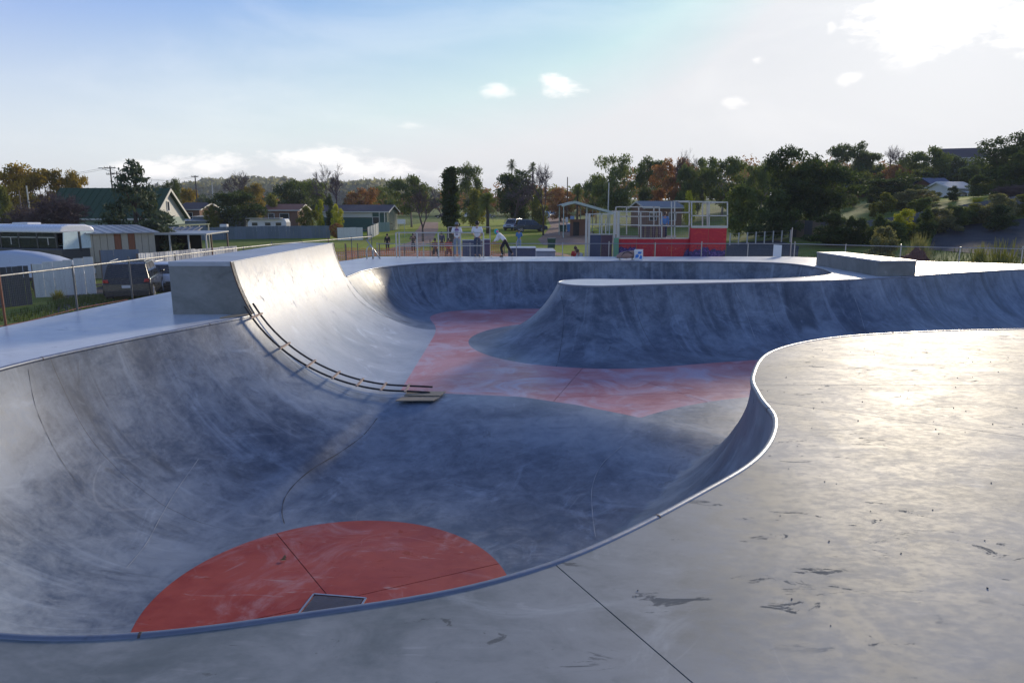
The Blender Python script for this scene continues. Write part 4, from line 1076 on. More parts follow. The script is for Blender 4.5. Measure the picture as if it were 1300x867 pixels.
def windows(parent, cells, axis, depth, frame=M_WHITE, gl=M_GL, out=-1):
    """window parts (> pane) on a wall plane; cells (a, z, w, h); axis 'y': wall faces -y at depth; axis 'x': wall faces x"""
    for (a, z, w, h) in cells:
        fr = MB(); t = 0.06; e = out * 0.03
        for (ca, cz, sw, sh) in ((a - w / 2, z, t, h + t), (a + w / 2, z, t, h + t), (a, z - h / 2, w - t, t), (a, z + h / 2, w - t, t)):
            c = (ca, depth + e, cz) if axis == 'y' else (depth + e, ca, cz); d = (sw, .09, sh) if axis == 'y' else (.09, sw, sh)
            fr.box(c, d)
        f = fr.build('window', frame, parent)
        c = (a, depth + e * .3, z) if axis == 'y' else (depth + e * .3, a, z); d = (w - t, .03, h - t) if axis == 'y' else (.03, w - t, h - t)
        MB().box(c, d).build('pane', gl, f)
def gable_house(name, label, loc, rz, L, Wd, hw, hr, wall, roof, eave=0.4, gable=None, wins=(), gwins=(), cat='house', chimney=None, trim=None, ribs=0):
    """ridge along local x; front long wall faces -y; gable ends face +-x"""
    h = thing(name, label, cat, loc, rz)
    MB().box((0, 0, hw / 2 - .3), (L, Wd, hw + .6)).build('wall', wall, h)
    for sx in (-1, 1):
        MB().prism([(-Wd / 2, hw), (Wd / 2, hw), (0, hw + hr)], 'x', sx * (L / 2 - .12), sx * L / 2).build('gable', gable or wall, h)
    sl = math.hypot(Wd / 2, hr); k = eave / sl
    for sy in (-1, 1):
        e = (sy * (Wd / 2) * (1 + k), hw - hr * k); x = L / 2 + eave
        m = MB().prism([(e[0], e[1]), (0, hw + hr + .01), (0, hw + hr + .13), (e[0], e[1] + .12)], 'x', -x, x)
        rf = m.build('roof', roof, h)
        if trim: MB().box((0, e[0] + sy * .03, e[1] + .05), (2 * x, .05, .16)).build('gutter', trim, rf)
        if ribs:
            rb = MB(); n = int(2 * x / ribs)
            for i in range(n + 1):
                xx = -x + 2 * x * i / n; rb.bar((xx, e[0], e[1] + .14), (xx, 0, hw + hr + .145), .04, .04)
            rb.build('roof_rib', roof, rf)
    if trim:
        for sx in (-1, 1):
            for sy in (-1, 1):
                MB().bar((sx * (L / 2 + eave + .02), sy * Wd / 2 * (1 + k), hw - hr * k), (sx * (L / 2 + eave + .02), 0, hw + hr), .05, .22).build('barge_board', trim, h)
    windows(h, wins, 'y', -Wd / 2, out=-1)
    for (s, cell) in gwins: windows(h, [cell], 'x', s * L / 2, out=s)
    if chimney: MB().box((chimney[0], chimney[1], hw + hr + .2), (.6, .6, 1.4)).build('chimney', M_BRICK, h)
    return h
def skillion(name, label, loc, rz, L, Wd, h0, h1, panels, roof, cat='shed', side=None, over=.25, pw=.8):
    """shed with sheet walls built panel by panel; roof falls from back (h1) to front (h0)"""
    s = thing(name, label, cat, loc, rz)
    n = max(1, int(L / pw)); w = L / n
    for i in range(n):
        MB().box((-L / 2 + w * (i + .5), -Wd / 2, h0 / 2 - .2), (w - .02, .06 + .02 * (i % 2), h0 + .4)).build('wall_sheet', panels[i % len(panels)], s)
    sd = side or panels[0]
    for sx in (-1, 1): MB().prism([(-Wd / 2 + .05, -.3), (Wd / 2, -.3), (Wd / 2, h1), (-Wd / 2 + .05, h0)], 'x', sx * (L / 2), sx * (L / 2 - .06)).build('side_wall', sd, s)
    MB().box((0, Wd / 2, h1 / 2 - .2), (L - .14, .06, h1 + .4)).build('back_wall', sd, s)
    MB().prism([(-Wd / 2 - over, h0 + .01), (Wd / 2 + over, h1 + .04), (Wd / 2 + over, h1 + .1), (-Wd / 2 - over, h0 + .07)], 'x', -L / 2 - over, L / 2 + over).build('roof', roof, s)
    m = MB()
    for i in range(int(L / .5) + 1):
        x = -L / 2 + .5 * i; m.bar((x, -Wd / 2 - over, h0 + .085), (x, Wd / 2 + over, h1 + .115), .04, .03)
    m.build('roof_rib', roof, s)
    return s
def board_fence(name, label, A, B, h, mats, bw=0.3, post=2.4, cat='fence', top_jit=0.02, base=None, single=True, hB=None):
    """fence from A to B (x,y); each board is an object sharing one mesh per material"""
    A = Vector(A); B = Vector(B); L = (B - A).length; d = (B - A) / L; n = int(L / bw); rz = math.atan2(d.y, d.x)
    z0 = Gz(A.x, A.y) if base is None else base
    f = thing(name, label, cat, (A.x, A.y, z0), rz)
    def gzl(t):
        p = A + d * t; return (Gz(p.x, p.y) if base is None else base) - z0
    ms = []
    for m_ in mats:
        mb = MB(); mb.box((0, 0, .5), (bw - .015, .025, 1.0)); mb.box((0, -.018, .5), (.03, .02, .99)); ms.append(mb.mesh('board', m_))
    for i in range(n):
        t = bw * (i + .5); hh = h + ((hB - h) * t / L if hB else 0)
        o = link('board', ms[(i * 7 // 3) % len(ms)] if len(ms) > 1 else ms[0], f); o.location = (t, rnd.uniform(-.012, .012), gzl(t) - .05); o.scale = (1, 1, hh + rnd.uniform(-top_jit, top_jit)); o.rotation_euler = (0, rnd.uniform(-.006, .006), 0)
    for k in range(int(L / post) + 1):
        t = min(L, k * post); hh = h + ((hB - h) * t / L if hB else 0)
        MB().box((t, .07, gzl(t) + hh / 2 - .1), (.09, .09, hh + .1)).build('post', M_TIMB, f)
    for q in (.25, .8):
        MB().bar((0, .045, gzl(0) + h * q), (L, .045, gzl(L) + (hB or h) * q), .05, .08).build('rail', M_TIMB, f)
    return f
def wire_fence(name, label, pts, top, posts, mat_post, mat_wire, bottom, cell=.05, rail=True, r=.022, wr=.0007, over=.05, rust=None, extra=None):
    """posts standing at the points, top rail and welded wire mesh between; z of rail = top"""
    f = thing(name, label, 'fence', (pts[0][0], pts[0][1], bottom))
    O = Vector((pts[0][0], pts[0][1], bottom))
    P = [Vector((p[0], p[1], 0)) for p in pts]; L = [0]
    for a, b_ in zip(P[:-1], P[1:]): L.append(L[-1] + (b_ - a).length)
    def at(t):
        for i in range(len(P) - 1):
            if t <= L[i + 1] + 1e-6: return P[i].lerp(P[i + 1], (t - L[i]) / (L[i + 1] - L[i]))
        return P[-1]
    tp = top if callable(top) else (lambda t: top)
    hh = lambda t: tp(t / L[-1]) - bottom
    n = int(L[-1] / posts)
    for k in range(n + 1):
        t = L[-1] * k / n; p = at(t); m = mat_post
        if rust and k % rust == 1: m = M_RUST
        MB().tube([p + Vector((-O.x, -O.y, -.5)), p + Vector((-O.x, -O.y, hh(t) + over + (.06 if k % 2 else 0)))], r, 6).build('post', m, f)
    if rail: MB().tube([at(L[-1] * k / n) + Vector((-O.x, -O.y, hh(L[-1] * k / n) + .0)) for k in range(n + 1)], .02, 6).build('top_rail', mat_post, f)
    m = MB(); k = 0; t = 0
    while t < L[-1]:
        p = at(t) - Vector((O.x, O.y, 0)); m.tube([p + Vector((0, 0, .03)), p + Vector((0, 0, hh(t)))], wr, 3, False); t += cell
    nz = int(hh(0) / cell)
    for j in range(nz + 1):
        z = .03 + j * cell
        if z > hh(0) and z > hh(L[-1]): break
        m.tube([at(L[-1] * k / n) - Vector((O.x, O.y, -z)) for k in range(n + 1)], wr, 3, False)
    m.build('wire_mesh', mat_wire, f)
    return f
# ------------------------------------------------------------------ left side: fences, bus, sheds, houses
M_WIRE = paint('fence_wire', (0.30, 0.31, 0.32), 0.5, 0.6, 0.2, 5, 0)
M_POSTG = paint('fence_post_grey', (0.16, 0.165, 0.17), 0.5, 0.5, 0.3, 5, 0.1)
wire_fence('wire_fence', 'wire mesh fence with grey and rusty posts along the left deck edge', [(-10.1, 3), (-10.42, 12.0), (-10.08, 18.0), (-9.42, 26.0), (-7.1, 34.9)], 1.0, 2.05, M_POSTG, M_WIRE, -0.25, rust=4)
M_REDTAPE = paint('red_tape', (0.26, 0.025, 0.02), 0.5)
tp_ = MB().tube([(-10.40, 12.6, .03), (-10.30, 14.3, -.02), (-10.2, 16, .04), (-10.08, 17.8, .0)], 0.009, 5).build('warning_tape', M_REDTAPE)
tag(tp_, 'strip of faded red warning tape lying along the left deck edge by the fence', 'tape')
def xy(px, y): return (W(px, 267, y).x, y)
board_fence('sheet_fence', 'pale weathered fence of upright sheets standing left of the parked black car', xy(31, 32), xy(121, 33), 1.62, [M_PAL[0]], bw=0.42, hB=1.9, top_jit=.03)
board_fence('blue_grey_fence', 'short blue grey fence panel behind the parked black car', xy(121, 36), xy(172, 37), 2.0, [M_PALB], bw=0.6)
board_fence('long_pale_fence', 'long pale paling fence running away behind the black car and the ramp', xy(170, 36.5), xy(299, 45.5), 1.78, [M_PAL[0], M_PAL[1]], bw=0.36)
board_fence('dark_fence', 'dark stained timber fence at the left edge of the picture', xy(-40, 28), xy(27, 29.5), 1.75, [M_PALD], bw=0.2)
# bus
M_TYRE = paint('tyre', (0.02, 0.02, 0.021), 0.8)
M_BUS = paint('bus_body', (0.05, 0.055, 0.06), 0.35, 0, .1, 1, 0)
def make_bus():
    p = W(96, 267, 39.5); b = thing('bus', 'old white roofed bus with dark windows parked behind the sheet fence', 'bus', (p.x, 39.5, -1.7), R(-14))
    L = 10.5
    MB().box((-L / 2, 0, 1.15), (L, 2.4, 1.5)).build('body', M_BUS, b, bevel=.08)
    MB().prism([(-1.22, 2.75), (-1.18, 2.95), (-1.0, 3.1), (-.6, 3.2), (.6, 3.2), (1.0, 3.1), (1.18, 2.95), (1.22, 2.75)], 'x', -L, -.05).build('roof', M_WHCAR, b, smooth=False, bevel=.12, seg=3)
    MB().box((-3.6, 0, 3.24), (1.1, .9, .12)).build('roof_vent', M_WHCAR, b, bevel=.03)
    for i in range(8):
        x = -1.0 - 1.3 * i
        for s in (-1, 1):
            w = MB().box((x, s * 1.14, 2.32), (1.18, .05, .78)).build('window', M_GL, b)
            MB().box((x, s * 1.19, 2.5), (1.14, .03, .04)).build('frame', M_OFFW, w)
            if i % 2 == 0: MB().box((x + .1, s * 1.19, 2.3), (.04, .03, .42)).build('frame', M_OFFW, w)
            MB().box((x + .63, s * 1.13, 2.32), (.08, .08, .88)).build('pillar', M_BUS, b)
    for s in (-1, 1):
        MB().prism([(s * .08, 1.85), (s * 1.12, 1.85), (s * 1.02, 2.78), (s * .08, 2.82)], 'x', .0, .05).build('windscreen', M_GLL2, b)
    MB().box((.03, 0, 2.3), (.08, .10, 1.0)).build('windscreen_pillar', M_BUS, b)
    for s in (-1, 1):
        l = MB().tube([(.0, s * .85, .95), (.06, s * .85, .95)], .12, 12).build('headlight', M_GLL, b)
    MB().box((.04, 0, .5), (.1, 2.3, .3)).build('bumper', M_WHCAR, b, bevel=.03)
    for x in (-2.3, -8.2):
        for s in (-1, 1):
            w = MB().tube([(x, s * .95, .5), (x, s * 1.23, .5)], .5, 20).build('wheel', M_TYRE, b); MB().tube([(x, s * 1.2, .5), (x, s * 1.245, .5)], .26, 14).build('rim', M_STEEL, w)
M_GLL2 = paint('painted_sky_windscreen', (0.62, 0.74, 0.74), 0.12, 0, .35, 1.2, 0, (.15, .22, .22), .5)  # sky reflection on the panes put into a pale mottled colour
make_bus()
# covered boat on a trailer behind the sheet fence
cb = thing('covered_trailer', 'smooth pale sloping cover just behind the sheet fence below the bus', 'covered trailer', (W(48, 267, 35).x, 35, -1.7), R(-3))
pr_ = [(-2.3, .7), (-2.2, 1.95), (-1.5, 2.0), (-.5, 1.92), (.5, 1.72), (1.4, 1.42), (1.5, .8)]
bmc = bmesh.new(); rws = []
for k in range(9):
    yy = -0.9 + 1.8 * k / 8; s_ = (0, .85, .97, 1, 1.01, 1, .97, .85, 0)[k]
    rws.append([bmc.verts.new((x, yy, .7 + (z - .7) * s_)) for (x, z) in pr_])
for a, b_ in zip(rws[:-1], rws[1:]):
    for k in range(len(pr_) - 1): bmc.faces.new((a[k], a[k + 1], b_[k + 1], b_[k])).smooth = True
me = bpy.data.meshes.new('cover'); bmc.to_mesh(me); bmc.free(); me.materials.append(paint('pale_canvas', (0.5, 0.55, 0.62), 0.55, 0, .1, 2, .1)); link('cover', me, cb)
MB().box((0, 0, .6), (2.9, 1.3, .14)).build('chassis', M_DARK, cb)
for s in (-1, 1): MB().tube([(.2, s * .8, .3), (.2, s * .98, .3)], .3, 14).build('wheel', M_TYRE, cb)

skillion('corrugated_shed', 'small shed of cream and rust stained sheets right of the bus', (W(138, 267, 43).x, 43, -1.7), R(42), 3.7, 4.6, 2.62, 2.95, [M_CREAM, M_CREAM, M_CREAM, M_CREAM, M_RUST, M_CREAM, M_RUST, M_CREAM, M_CREAM, M_CREAM, M_CREAM], M_ROOFS, side=M_GREYB, pw=.34)
gh = gable_house('green_roofed_house', 'pale green weatherboard house with a dark green gabled roof', (W(150, 267, 66).x, 66, -1.68), R(4), 9.2, 7.4, 3.35, 2.55, M_WGREEN, M_ROOFG, gable=M_OFFW, wins=[(-1.9, 1.9, .8, 1.5), (2.5, 1.9, 1.2, 1.3)], gwins=[(1, (0, 1.9, 1.2, 1.2)), (1, (0, 4.35, .5, .9))], trim=M_OFFW, ribs=.6)
vr = MB().prism([(-3.9, 2.55), (3.9, 2.55), (3.9, 2.65), (-3.9, 2.65)], 'x', 5.0, 7.0).build('verandah_roof', M_ROOFG, gh)
for y in (-3.6, -1.2, 1.2, 3.6): MB().box((6.9, y, 1.27), (.1, .1, 2.55)).build('verandah_post', M_OFFW, gh)
# carports
M_ROOFD2 = paint('aged_roof', (0.22, 0.23, 0.24), .6, 0, .15, 2)
def carport(name, label, px0, px1, y, row, depth, back, tilt=0.0, rz=0.0, zb=None):
    a, b_ = W(px0, row, y), W(px1, row, y); L = b_.x - a.x; zb = Gz(a.x, y) if zb is None else zb; h = a.z - zb
    c = thing(name, label, 'carport', ((a.x + b_.x) / 2, y, zb), rz)
    MB().prism([(0, h), (depth, h + tilt), (depth, h + tilt + .1), (0, h + .1)], 'x', -L / 2, L / 2).build('roof', M_ROOFS, c)
    for x in (-L / 2 + .1, -L / 6, L / 6, L / 2 - .1):
        for yy in (.12, depth - .12): MB().box((x, yy, h / 2), (.1, .1, h)).build('post', M_OFFW if yy < 1 else M_TIMB, c)
    if back: MB().box((-L / 4, depth - .3, h / 2), (L / 2, .05, h - .02)).build('back_wall', back, c); MB().box((-L / 2 + .05, depth / 2, h / 2), (.05, depth - .3, h - .02)).build('side_wall', back, c)
    return c
carport('carport', 'low open carport with a thin pale roof edge behind the long pale fence', 190, 262, 50, 298.5, 4.0, M_DARK, .1)
skillion('dark_shed', 'small brown shed with a pale pitched roof behind the open carport', (W(216, 267, 57).x, 57, -1.7), R(2), 3.1, 3, 1.75, 2.5, [M_TIMB], M_ROOFD2, side=M_DARK)
skillion('blue_shed', 'long blue grey shed with a dark doorway left of the round evergreen', (W(283, 267, 97).x, 97, Gz(-41, 97)), 0, 7.2, 3, 2.35, 2.5, [M_PALB, M_PALB, M_GREYB, M_DARK, M_PALB, M_PALD], M_GREYB, pw=1.2)
skillion('low_grey_shed', 'lower grey shed at the left of the long blue grey shed', (W(247, 267, 95).x, 95, Gz(-44, 95)), 0, 4.2, 3, 1.9, 2.1, [M_GREYB], M_ROOFS, pw=1.2)
board_fence('blue_timber_fence', 'long blue grey timber fence behind the strip of lawn', xy(238, 86), xy(422, 88), 1.62, [M_PALB, M_GREYB], bw=0.45)
board_fence('white_panel_fence', 'white sheet fence pieces beside the dirt path', xy(427, 84), xy(466, 86), 1.62, [M_PAL[0]], bw=.8)
board_fence('white_corner_fence', 'narrow pale fence turning away beside the dirt path', xy(466, 86), xy(480, 98), 1.62, [M_PAL[0], M_PAL[1]], bw=.5)
board_fence('green_panel_fence', 'pale green sheet fence below the verandah end of the brown roof', xy(479, 104), xy(498, 105), 1.5, [M_WGREEN], bw=.6)
plant('brown_hedge', 'russet', 427, 86, 283, 20, 'brown leafy hedge at the end of the blue timber fence', 'bush')
# caravan
def caravan():
    y = 93; p = W(341, 267, y); c = thing('caravan', 'white caravan parked behind the blue timber fence', 'caravan', (p.x, y, Gz(p.x, y)), R(3))
    MB().prism([(-2.5, .7), (-2.55, 1.8), (-2.2, 2.3), (2.3, 2.35), (2.5, 1.9), (2.5, .7)], 'y', -1.1, 1.1).build('body', M_WHCAR, c, bevel=.1)
    for x in (-1.6, .1, 1.5): MB().box((x, -1.13, 1.65), (.7, .05, .4)).build('window', M_GL, c)
    MB().box((1.0 - .2, -1.12, 1.35), (.02, .05, 1.1)).build('door', M_OFFW, c)
    for s in (-1, 1): MB().tube([(0, s * .95, .33), (0, s * 1.14, .33)], .33, 12).build('wheel', M_TYRE, c)
    MB().prism([(-2.5, 2.36), (2.0, 2.4), (2.0, 2.46), (-2.5, 2.42)], 'y', -1.9, -.6).build('awning', M_OFFW, c)
caravan()
wt = thing('white_tank', 'small white box beside the dark doorway of the blue grey shed', 'box', (W(283, 267, 89.6).x, 89.6, Gz(-38, 89)), 0)
MB().box((0, 0, .9), (.9, .7, 1.8)).build('body', M_WHITE, wt, bevel=.06); MB().box((0, -.37, 1.3), (.6, .03, .1)).build('handle', M_DARK, wt)
def placed_house(name, label, px0, px1, y, ridge_row, eave_row, Wd, rz, wall, roof, **kw):
    a, b_ = W(px0, ridge_row, y), W(px1, ridge_row, y); e = W(px0, eave_row, y)
    cx = (a.x + b_.x) / 2; hw = kw.pop('hw', 2.7); zb = e.z - hw
    return gable_house(name, label, (cx, y + Wd / 2, zb), rz, b_.x - a.x, Wd, hw, a.z - e.z, wall, roof, **kw)
placed_house('red_roofed_house', 'low house with a red brown tiled roof right of the round evergreen', 334, 376, 108, 260, 267, 7, R(2), M_BRICK, M_TILE, wins=[(0.5, 1.6, 1.4, 1.2), (-1.5, 1.6, .9, 1.2)], trim=M_OFFW)
placed_house('brown_roofed_house', 'small brown roofed house between the green house and the round evergreen', 226, 254, 112, 258, 266, 7, R(-3), M_BRICK, M_TILED, wins=[(0, 1.6, 1.2, 1.2)], trim=M_OFFW)
hh = placed_house('green_walled_house', 'long low house with brown roof, white band and dark green wall', 404, 492, 106, 261, 269, 8, R(-2), M_DKGREEN, M_TILED, wins=[(3.6, 1.4, 1.0, 1.0)], trim=M_OFFW)
MB().box((-1.0, -4.06, 2.25), (8.2, .08, .8)).build('white_band', M_OFFW, hh)
for x in (4.4, 5.2): MB().box((x, -5.2, 1.3), (.1, .1, 2.6)).build('verandah_post', M_OFFW, hh)
placed_house('green_shed_house', 'tiny pale green shed roof among the trees behind the round evergreen', 276, 292, 128, 250, 256, 5, 0, M_WGREEN, M_WGREEN)
# signboard
def signboard(name, label, px, y, r0, r1, w, mat, legs=2):
    p0, p1 = W(px, r0, y), W(px, r1, y); g0 = Gz(p0.x, y); s = thing(name, label, 'sign', (p0.x, y, g0), 0)
    MB().box((0, 0, (p0.z + p1.z) / 2 - g0), (w, .05, p0.z - p1.z)).build('board', mat, s)
    for x in ([-w * .35, w * .35] if legs == 2 else [0]): MB().tube([(x, .06, -.1), (x, .06, p0.z - g0)], .035, 6).build('post', M_OFFW, s)
signboard('notice_board', 'white notice board on two posts beside the dirt path', 509.5, 92, 278.5, 284.5, 1.05, M_WHITE)
signboard('small_sign', 'small white sign on a post above the green bin', 719.5, 103, 276, 282, .38, M_WHITE, 1)
M_SIGNB = paint('blue_sign', (0.25, 0.38, 0.6), .5)
signboard('square_sign', 'pale blue square sign on a post above the blue bin', 726.5, 103, 274.5, 281, .62, M_SIGNB, 1)

# ------------------------------------------------------------------ vehicles
M_COAT = {}
def coat(key, col, metal=.3):
    if key not in M_COAT: M_COAT[key] = paint('coat_' + key, col, 0.2, metal, .05, 2, 0, dirt_amt=.05)
    return M_COAT[key]
M_TAIL = paint('tail_light', (0.45, 0.015, 0.012), 0.15, 0, .1, 4, 0); M_HEAD = glass('headlight_glass', (0.5, 0.52, 0.55), 0.08)
M_TRIM = paint('black_trim', (0.025, 0.025, 0.027), 0.55); M_RIM = paint('alloy_rim', (0.5, 0.5, 0.51), 0.3, .7, .1, 4, 0); M_PLTE = paint('number_plate', (0.65, 0.66, 0.68), .4)
def car(name, label, loc, rz, ct, kind='suv', L=4.6, Wd=1.85, Ht=1.7, cat='car', group=None, detail=True):
    """forward is local +y"""
    c = thing(name, label, cat, loc, rz, group)
    rw = .36 if kind != 'sedan' else .32; zb = .26; belt = Ht * .60; y1 = L / 2; y0 = -L / 2
    fa, ra = y1 - .85, y0 + .82
    def archpts(yc): return [(yc + math.cos(t) * (rw + .07), rw + math.sin(t) * (rw + .07)) for t in [math.pi - math.pi * k / 8 for k in range(9)]]
    hood = belt - .12
    low = [(y0 + .04, zb + .1)] + [(y, max(zb, z)) for y, z in archpts(ra)] + [(y, max(zb, z)) for y, z in archpts(fa)] + [(y1 - .04, zb + .08), (y1, zb + .35), (y1 - .05, hood - .12), (y1 - .35, hood), (y1 - 1.25, belt), (y0 + .1, belt + .03), (y0 - .0, belt - .2), (y0 - .02, zb + .3)]
    b = MB()
    sl = [(-1, .94), (-.97, .985), (-.9, 1.0), (.9, 1.0), (.97, .985), (1, .94)]
    n = len(low); vs = []
    cz = .62
    for (sx, k) in sl: vs += [(sx * Wd / 2, y * (.97 + .03 * (k - .94) / .06), cz + (z - cz) * (k if z > .5 else 1)) for (y, z) in low]
    fs = [tuple(range(n)), tuple(reversed(range(len(vs) - n, len(vs))))]
    for i in range(len(sl) - 1):
        for k in range(n): k2 = (k + 1) % n; fs.append((i * n + k, (i + 1) * n + k, (i + 1) * n + k2, i * n + k2))
    b.add(vs, fs); b.build('body', ct, c, bevel=.03)
    # glasshouse
    if kind == 'suv': cab = [(y0 + .08, belt), (y0 + .42, Ht - .06), (y0 + .7, Ht), (y1 - 2.1, Ht - .02), (y1 - 1.25, belt)]
    elif kind == 'van': cab = [(y0 + .05, belt), (y0 + .14, Ht - .05), (y0 + .3, Ht), (y1 - 1.5, Ht - .02), (y1 - .75, belt)]
    elif kind == 'ute': cab = [(y0 + 1.9, belt), (y0 + 2.05, Ht - .05), (y0 + 2.2, Ht), (y1 - 2.0, Ht - .02), (y1 - 1.3, belt)]
    else: cab = [(y0 + .35, belt), (y0 + 1.0, Ht - .04), (y0 + 1.3, Ht), (y1 - 2.1, Ht - .02), (y1 - 1.15, belt)]
    def wx(z): return Wd / 2 * (0.95 - .17 * (z - belt) / (Ht - belt))
    m = MB(); n = len(cab)
    m.add([(-wx(z), y, z) for y, z in cab] + [(wx(z), y, z) for y, z in cab], [tuple(range(n)), tuple(reversed(range(n, 2 * n)))] + [(i, i + n, (i + 1) % n + n, (i + 1) % n) for i in range(n)])
    m.build('cabin', ct, c, bevel=.035)
    def panel(nm, pts, mat, off, par=c):
        """thin raised panel through 4 points given as vectors"""
        P = [Vector(p) for p in pts]; nn = (P[1] - P[0]).cross(P[2] - P[0]).normalized()
        ctr = sum(P, Vector()) / len(P)
        if nn.dot(ctr - Vector((0, 0, belt))) < 0: nn = -nn
        q = MB(); k = len(P); q.add([p + nn * off for p in P] + [p - nn * .01 for p in P], [tuple(range(k)), tuple(range(k, 2 * k))] + [(i, (i + 1) % k, (i + 1) % k + k, i + k) for i in range(k)])
        return q.build(nm, mat, par)
    zt = Ht - .11; zl = belt + .05
    def yb(z, a, b_): return a[0] + (b_[0] - a[0]) * (z - a[1]) / (b_[1] - a[1])
    yr0, yr1 = yb(zl, cab[0], cab[1]), yb(zt, cab[0], cab[1]); yf0, yf1 = yb(zl, cab[-1], cab[-2]), yb(zt, cab[-1], cab[-2])
    panel('rear_window', [(-wx(zl) + .12, yr0, zl), (wx(zl) - .12, yr0, zl), (wx(zt) - .12, yr1, zt), (-wx(zt) + .12, yr1, zt)], M_GL, .012)
    panel('windscreen', [(-wx(zl) + .08, yf0, zl), (wx(zl) - .08, yf0, zl), (wx(zt) - .08, yf1, zt), (-wx(zt) + .08, yf1, zt)], M_GL, .012)
    for s in (-1, 1):
        ys = [yr0 + .22, (yr0 * .62 + yf0 * .38), (yr0 * .3 + yf0 * .7), yf0 - .12] if kind != 'ute' else [yr0 + .1, (yr0 + yf0) / 2, yf0 - .12]
        tops = [max(y, yr1 + .2) if i == 0 else (min(y, yf1 - .05)) for i, y in enumerate(ys)]
        for i in range(len(ys) - 1):
            a, b_, ta, tb = ys[i] + .035, ys[i + 1] - .035, tops[i] + .035, tops[i + 1] - .035
            if tb - ta < .1: tb = ta + .1
            panel('side_window', [(s * wx(zl), a, zl), (s * wx(zl), b_, zl), (s * wx(zt), tb, zt), (s * wx(zt), ta, zt)], M_GL, .012)
        for yy, nm in ((fa, 'w'), (ra, 'w')):
            w = MB().tube([(s * (Wd / 2 - .24), yy, rw), (s * (Wd / 2 - .01), yy, rw)], rw, 22).build('wheel', M_TYRE, c)
            rm = MB().tube([(s * (Wd / 2 - .06), yy, rw), (s * (Wd / 2 + .005), yy, rw)], rw * .64, 18)
            if detail:
                rm = MB()
                for k in range(5):
                    t = 2 * math.pi * k / 5; rm.bar((s * (Wd / 2 + .0), yy, rw), (s * (Wd / 2 + .0), yy + math.cos(t) * rw * .62, rw + math.sin(t) * rw * .62), .03, .07)
                rm.tube([(s * (Wd / 2 - .03), yy, rw), (s * (Wd / 2 + .012), yy, rw)], rw * .17, 12)
                ring = [(s * (Wd / 2 - .0), yy + math.cos(t) * rw * .66, rw + math.sin(t) * rw * .66) for t in [2 * math.pi * k / 20 for k in range(21)]]; rm.tube(ring, .02, 5)
            rm.build('rim', M_RIM, w)
        tl = [(s * Wd * .36, y0 - .035, belt - .12), (s * Wd * .475, y0 - .0, belt - .12), (s * Wd * .475, y0 + .0, belt + .01), (s * Wd * .38, y0 + .03, belt + .01)]
        panel('tail_light', tl, M_TAIL, .02)
        MB().box((s * Wd * .36, y1 - .1, hood - .2), (Wd * .2, .14, .13)).build('headlight', M_HEAD, c, bevel=.03)
        if detail:
            MB().box((s * (Wd / 2 + .1), yf0 - .1, zl + .06), (.2, .1, .14)).build('wing_mirror', ct, c, bevel=.04)
            MB().tube([(s * (wx(Ht) - .06), yr1 + .25, Ht + .05), (s * (wx(Ht) - .06), yf1 - .15, Ht + .05)], .02, 6).build('roof_rail', M_STEEL, c)
            for i in (1, 2): MB().box((s * (Wd / 2 + .005), ys[i] - .18, belt - .12), (.03, .16, .03)).build('door_handle', M_STEEL, c)
    MB().box((0, y0 + .02, zb + .18), (Wd * .92, .12, .26)).build('rear_bumper', M_TRIM if detail else ct, c, bevel=.04)
    MB().box((0, y0 - .035, belt - .3), (.38, .02, .12)).build('number_plate', M_PLTE, c)
    MB().box((0, y1 - .03, zb + .2), (Wd * .9, .12, .26)).build('front_bumper', M_TRIM, c, bevel=.04)
    MB().box((0, y1 + .0, hood - .22), (Wd * .4, .05, .14)).build('grille', M_TRIM, c)
    if kind == 'ute':
        MB().box((0, y0 + .95, belt - .08), (Wd * .9, 1.75, .22)).build('tray', M_TRIM, c)
    return c
p = W(155, 267, 31.0)
car('parked_car', 'black four wheel drive wagon parked behind the left wire fence', (p.x, 31.5, Gz(p.x, 31.5)), R(20), coat('black', (0.03, 0.035, 0.04)), 'suv', 4.6, 1.86, 1.72)
p = W(216, 267, 35.5)
wv_ = car('white_car', 'white car beyond the black wagon, half hidden behind the ramp end wall', (p.x, 35.5, Gz(p.x, 36)), R(8), M_WHCAR, 'sedan', 4.3, 1.75, 1.42)
for (px, y, rz, key, col, kind, L, Ht, lab) in [
    (563, 182, 90, 'dark', (0.04, 0.045, 0.05), 'sedan', 4.5, 1.45, 'dark car parked on the far road left of the pencil cypress trunk'),
    (593.5, 184, 90, 'white', (0.7, 0.7, 0.7), 'sedan', 4.6, 1.5, 'white sedan parked on the far road behind the lawn'),
    (617, 185, -88, 'grey', (0.25, 0.28, 0.32), 'sedan', 5.0, 1.5, 'grey sedan parked right of the white sedan on the far road'),
    (652, 110, 160, 'silver', (0.5, 0.52, 0.55), 'van', 4.7, 1.8, 'silver people mover parked under the grey bare tree'),
    (674, 106, -78, 'slate', (0.07, 0.09, 0.12), 'suv', 4.9, 1.8, 'dark four wheel drive wagon parked right of the silver people mover'),
    (688, 180, 80, 'paleblue', (0.45, 0.5, 0.55), 'suv', 4.6, 1.7, 'pale car at the top of the dirt road'),
    (700, 186, -80, 'whiteute', (0.7, 0.7, 0.7), 'ute', 5.0, 1.75, 'white utility with a tray at the top of the dirt road')]:
    p = W(px, 267, y); car('parked_car', lab, (p.x, y, float(ground_z(np.array(p.x), np.array(y))) + .04), R(rz), coat(key, col), kind, L, 1.85, Ht, detail=y < 120, group='cars parked beyond the lawn')

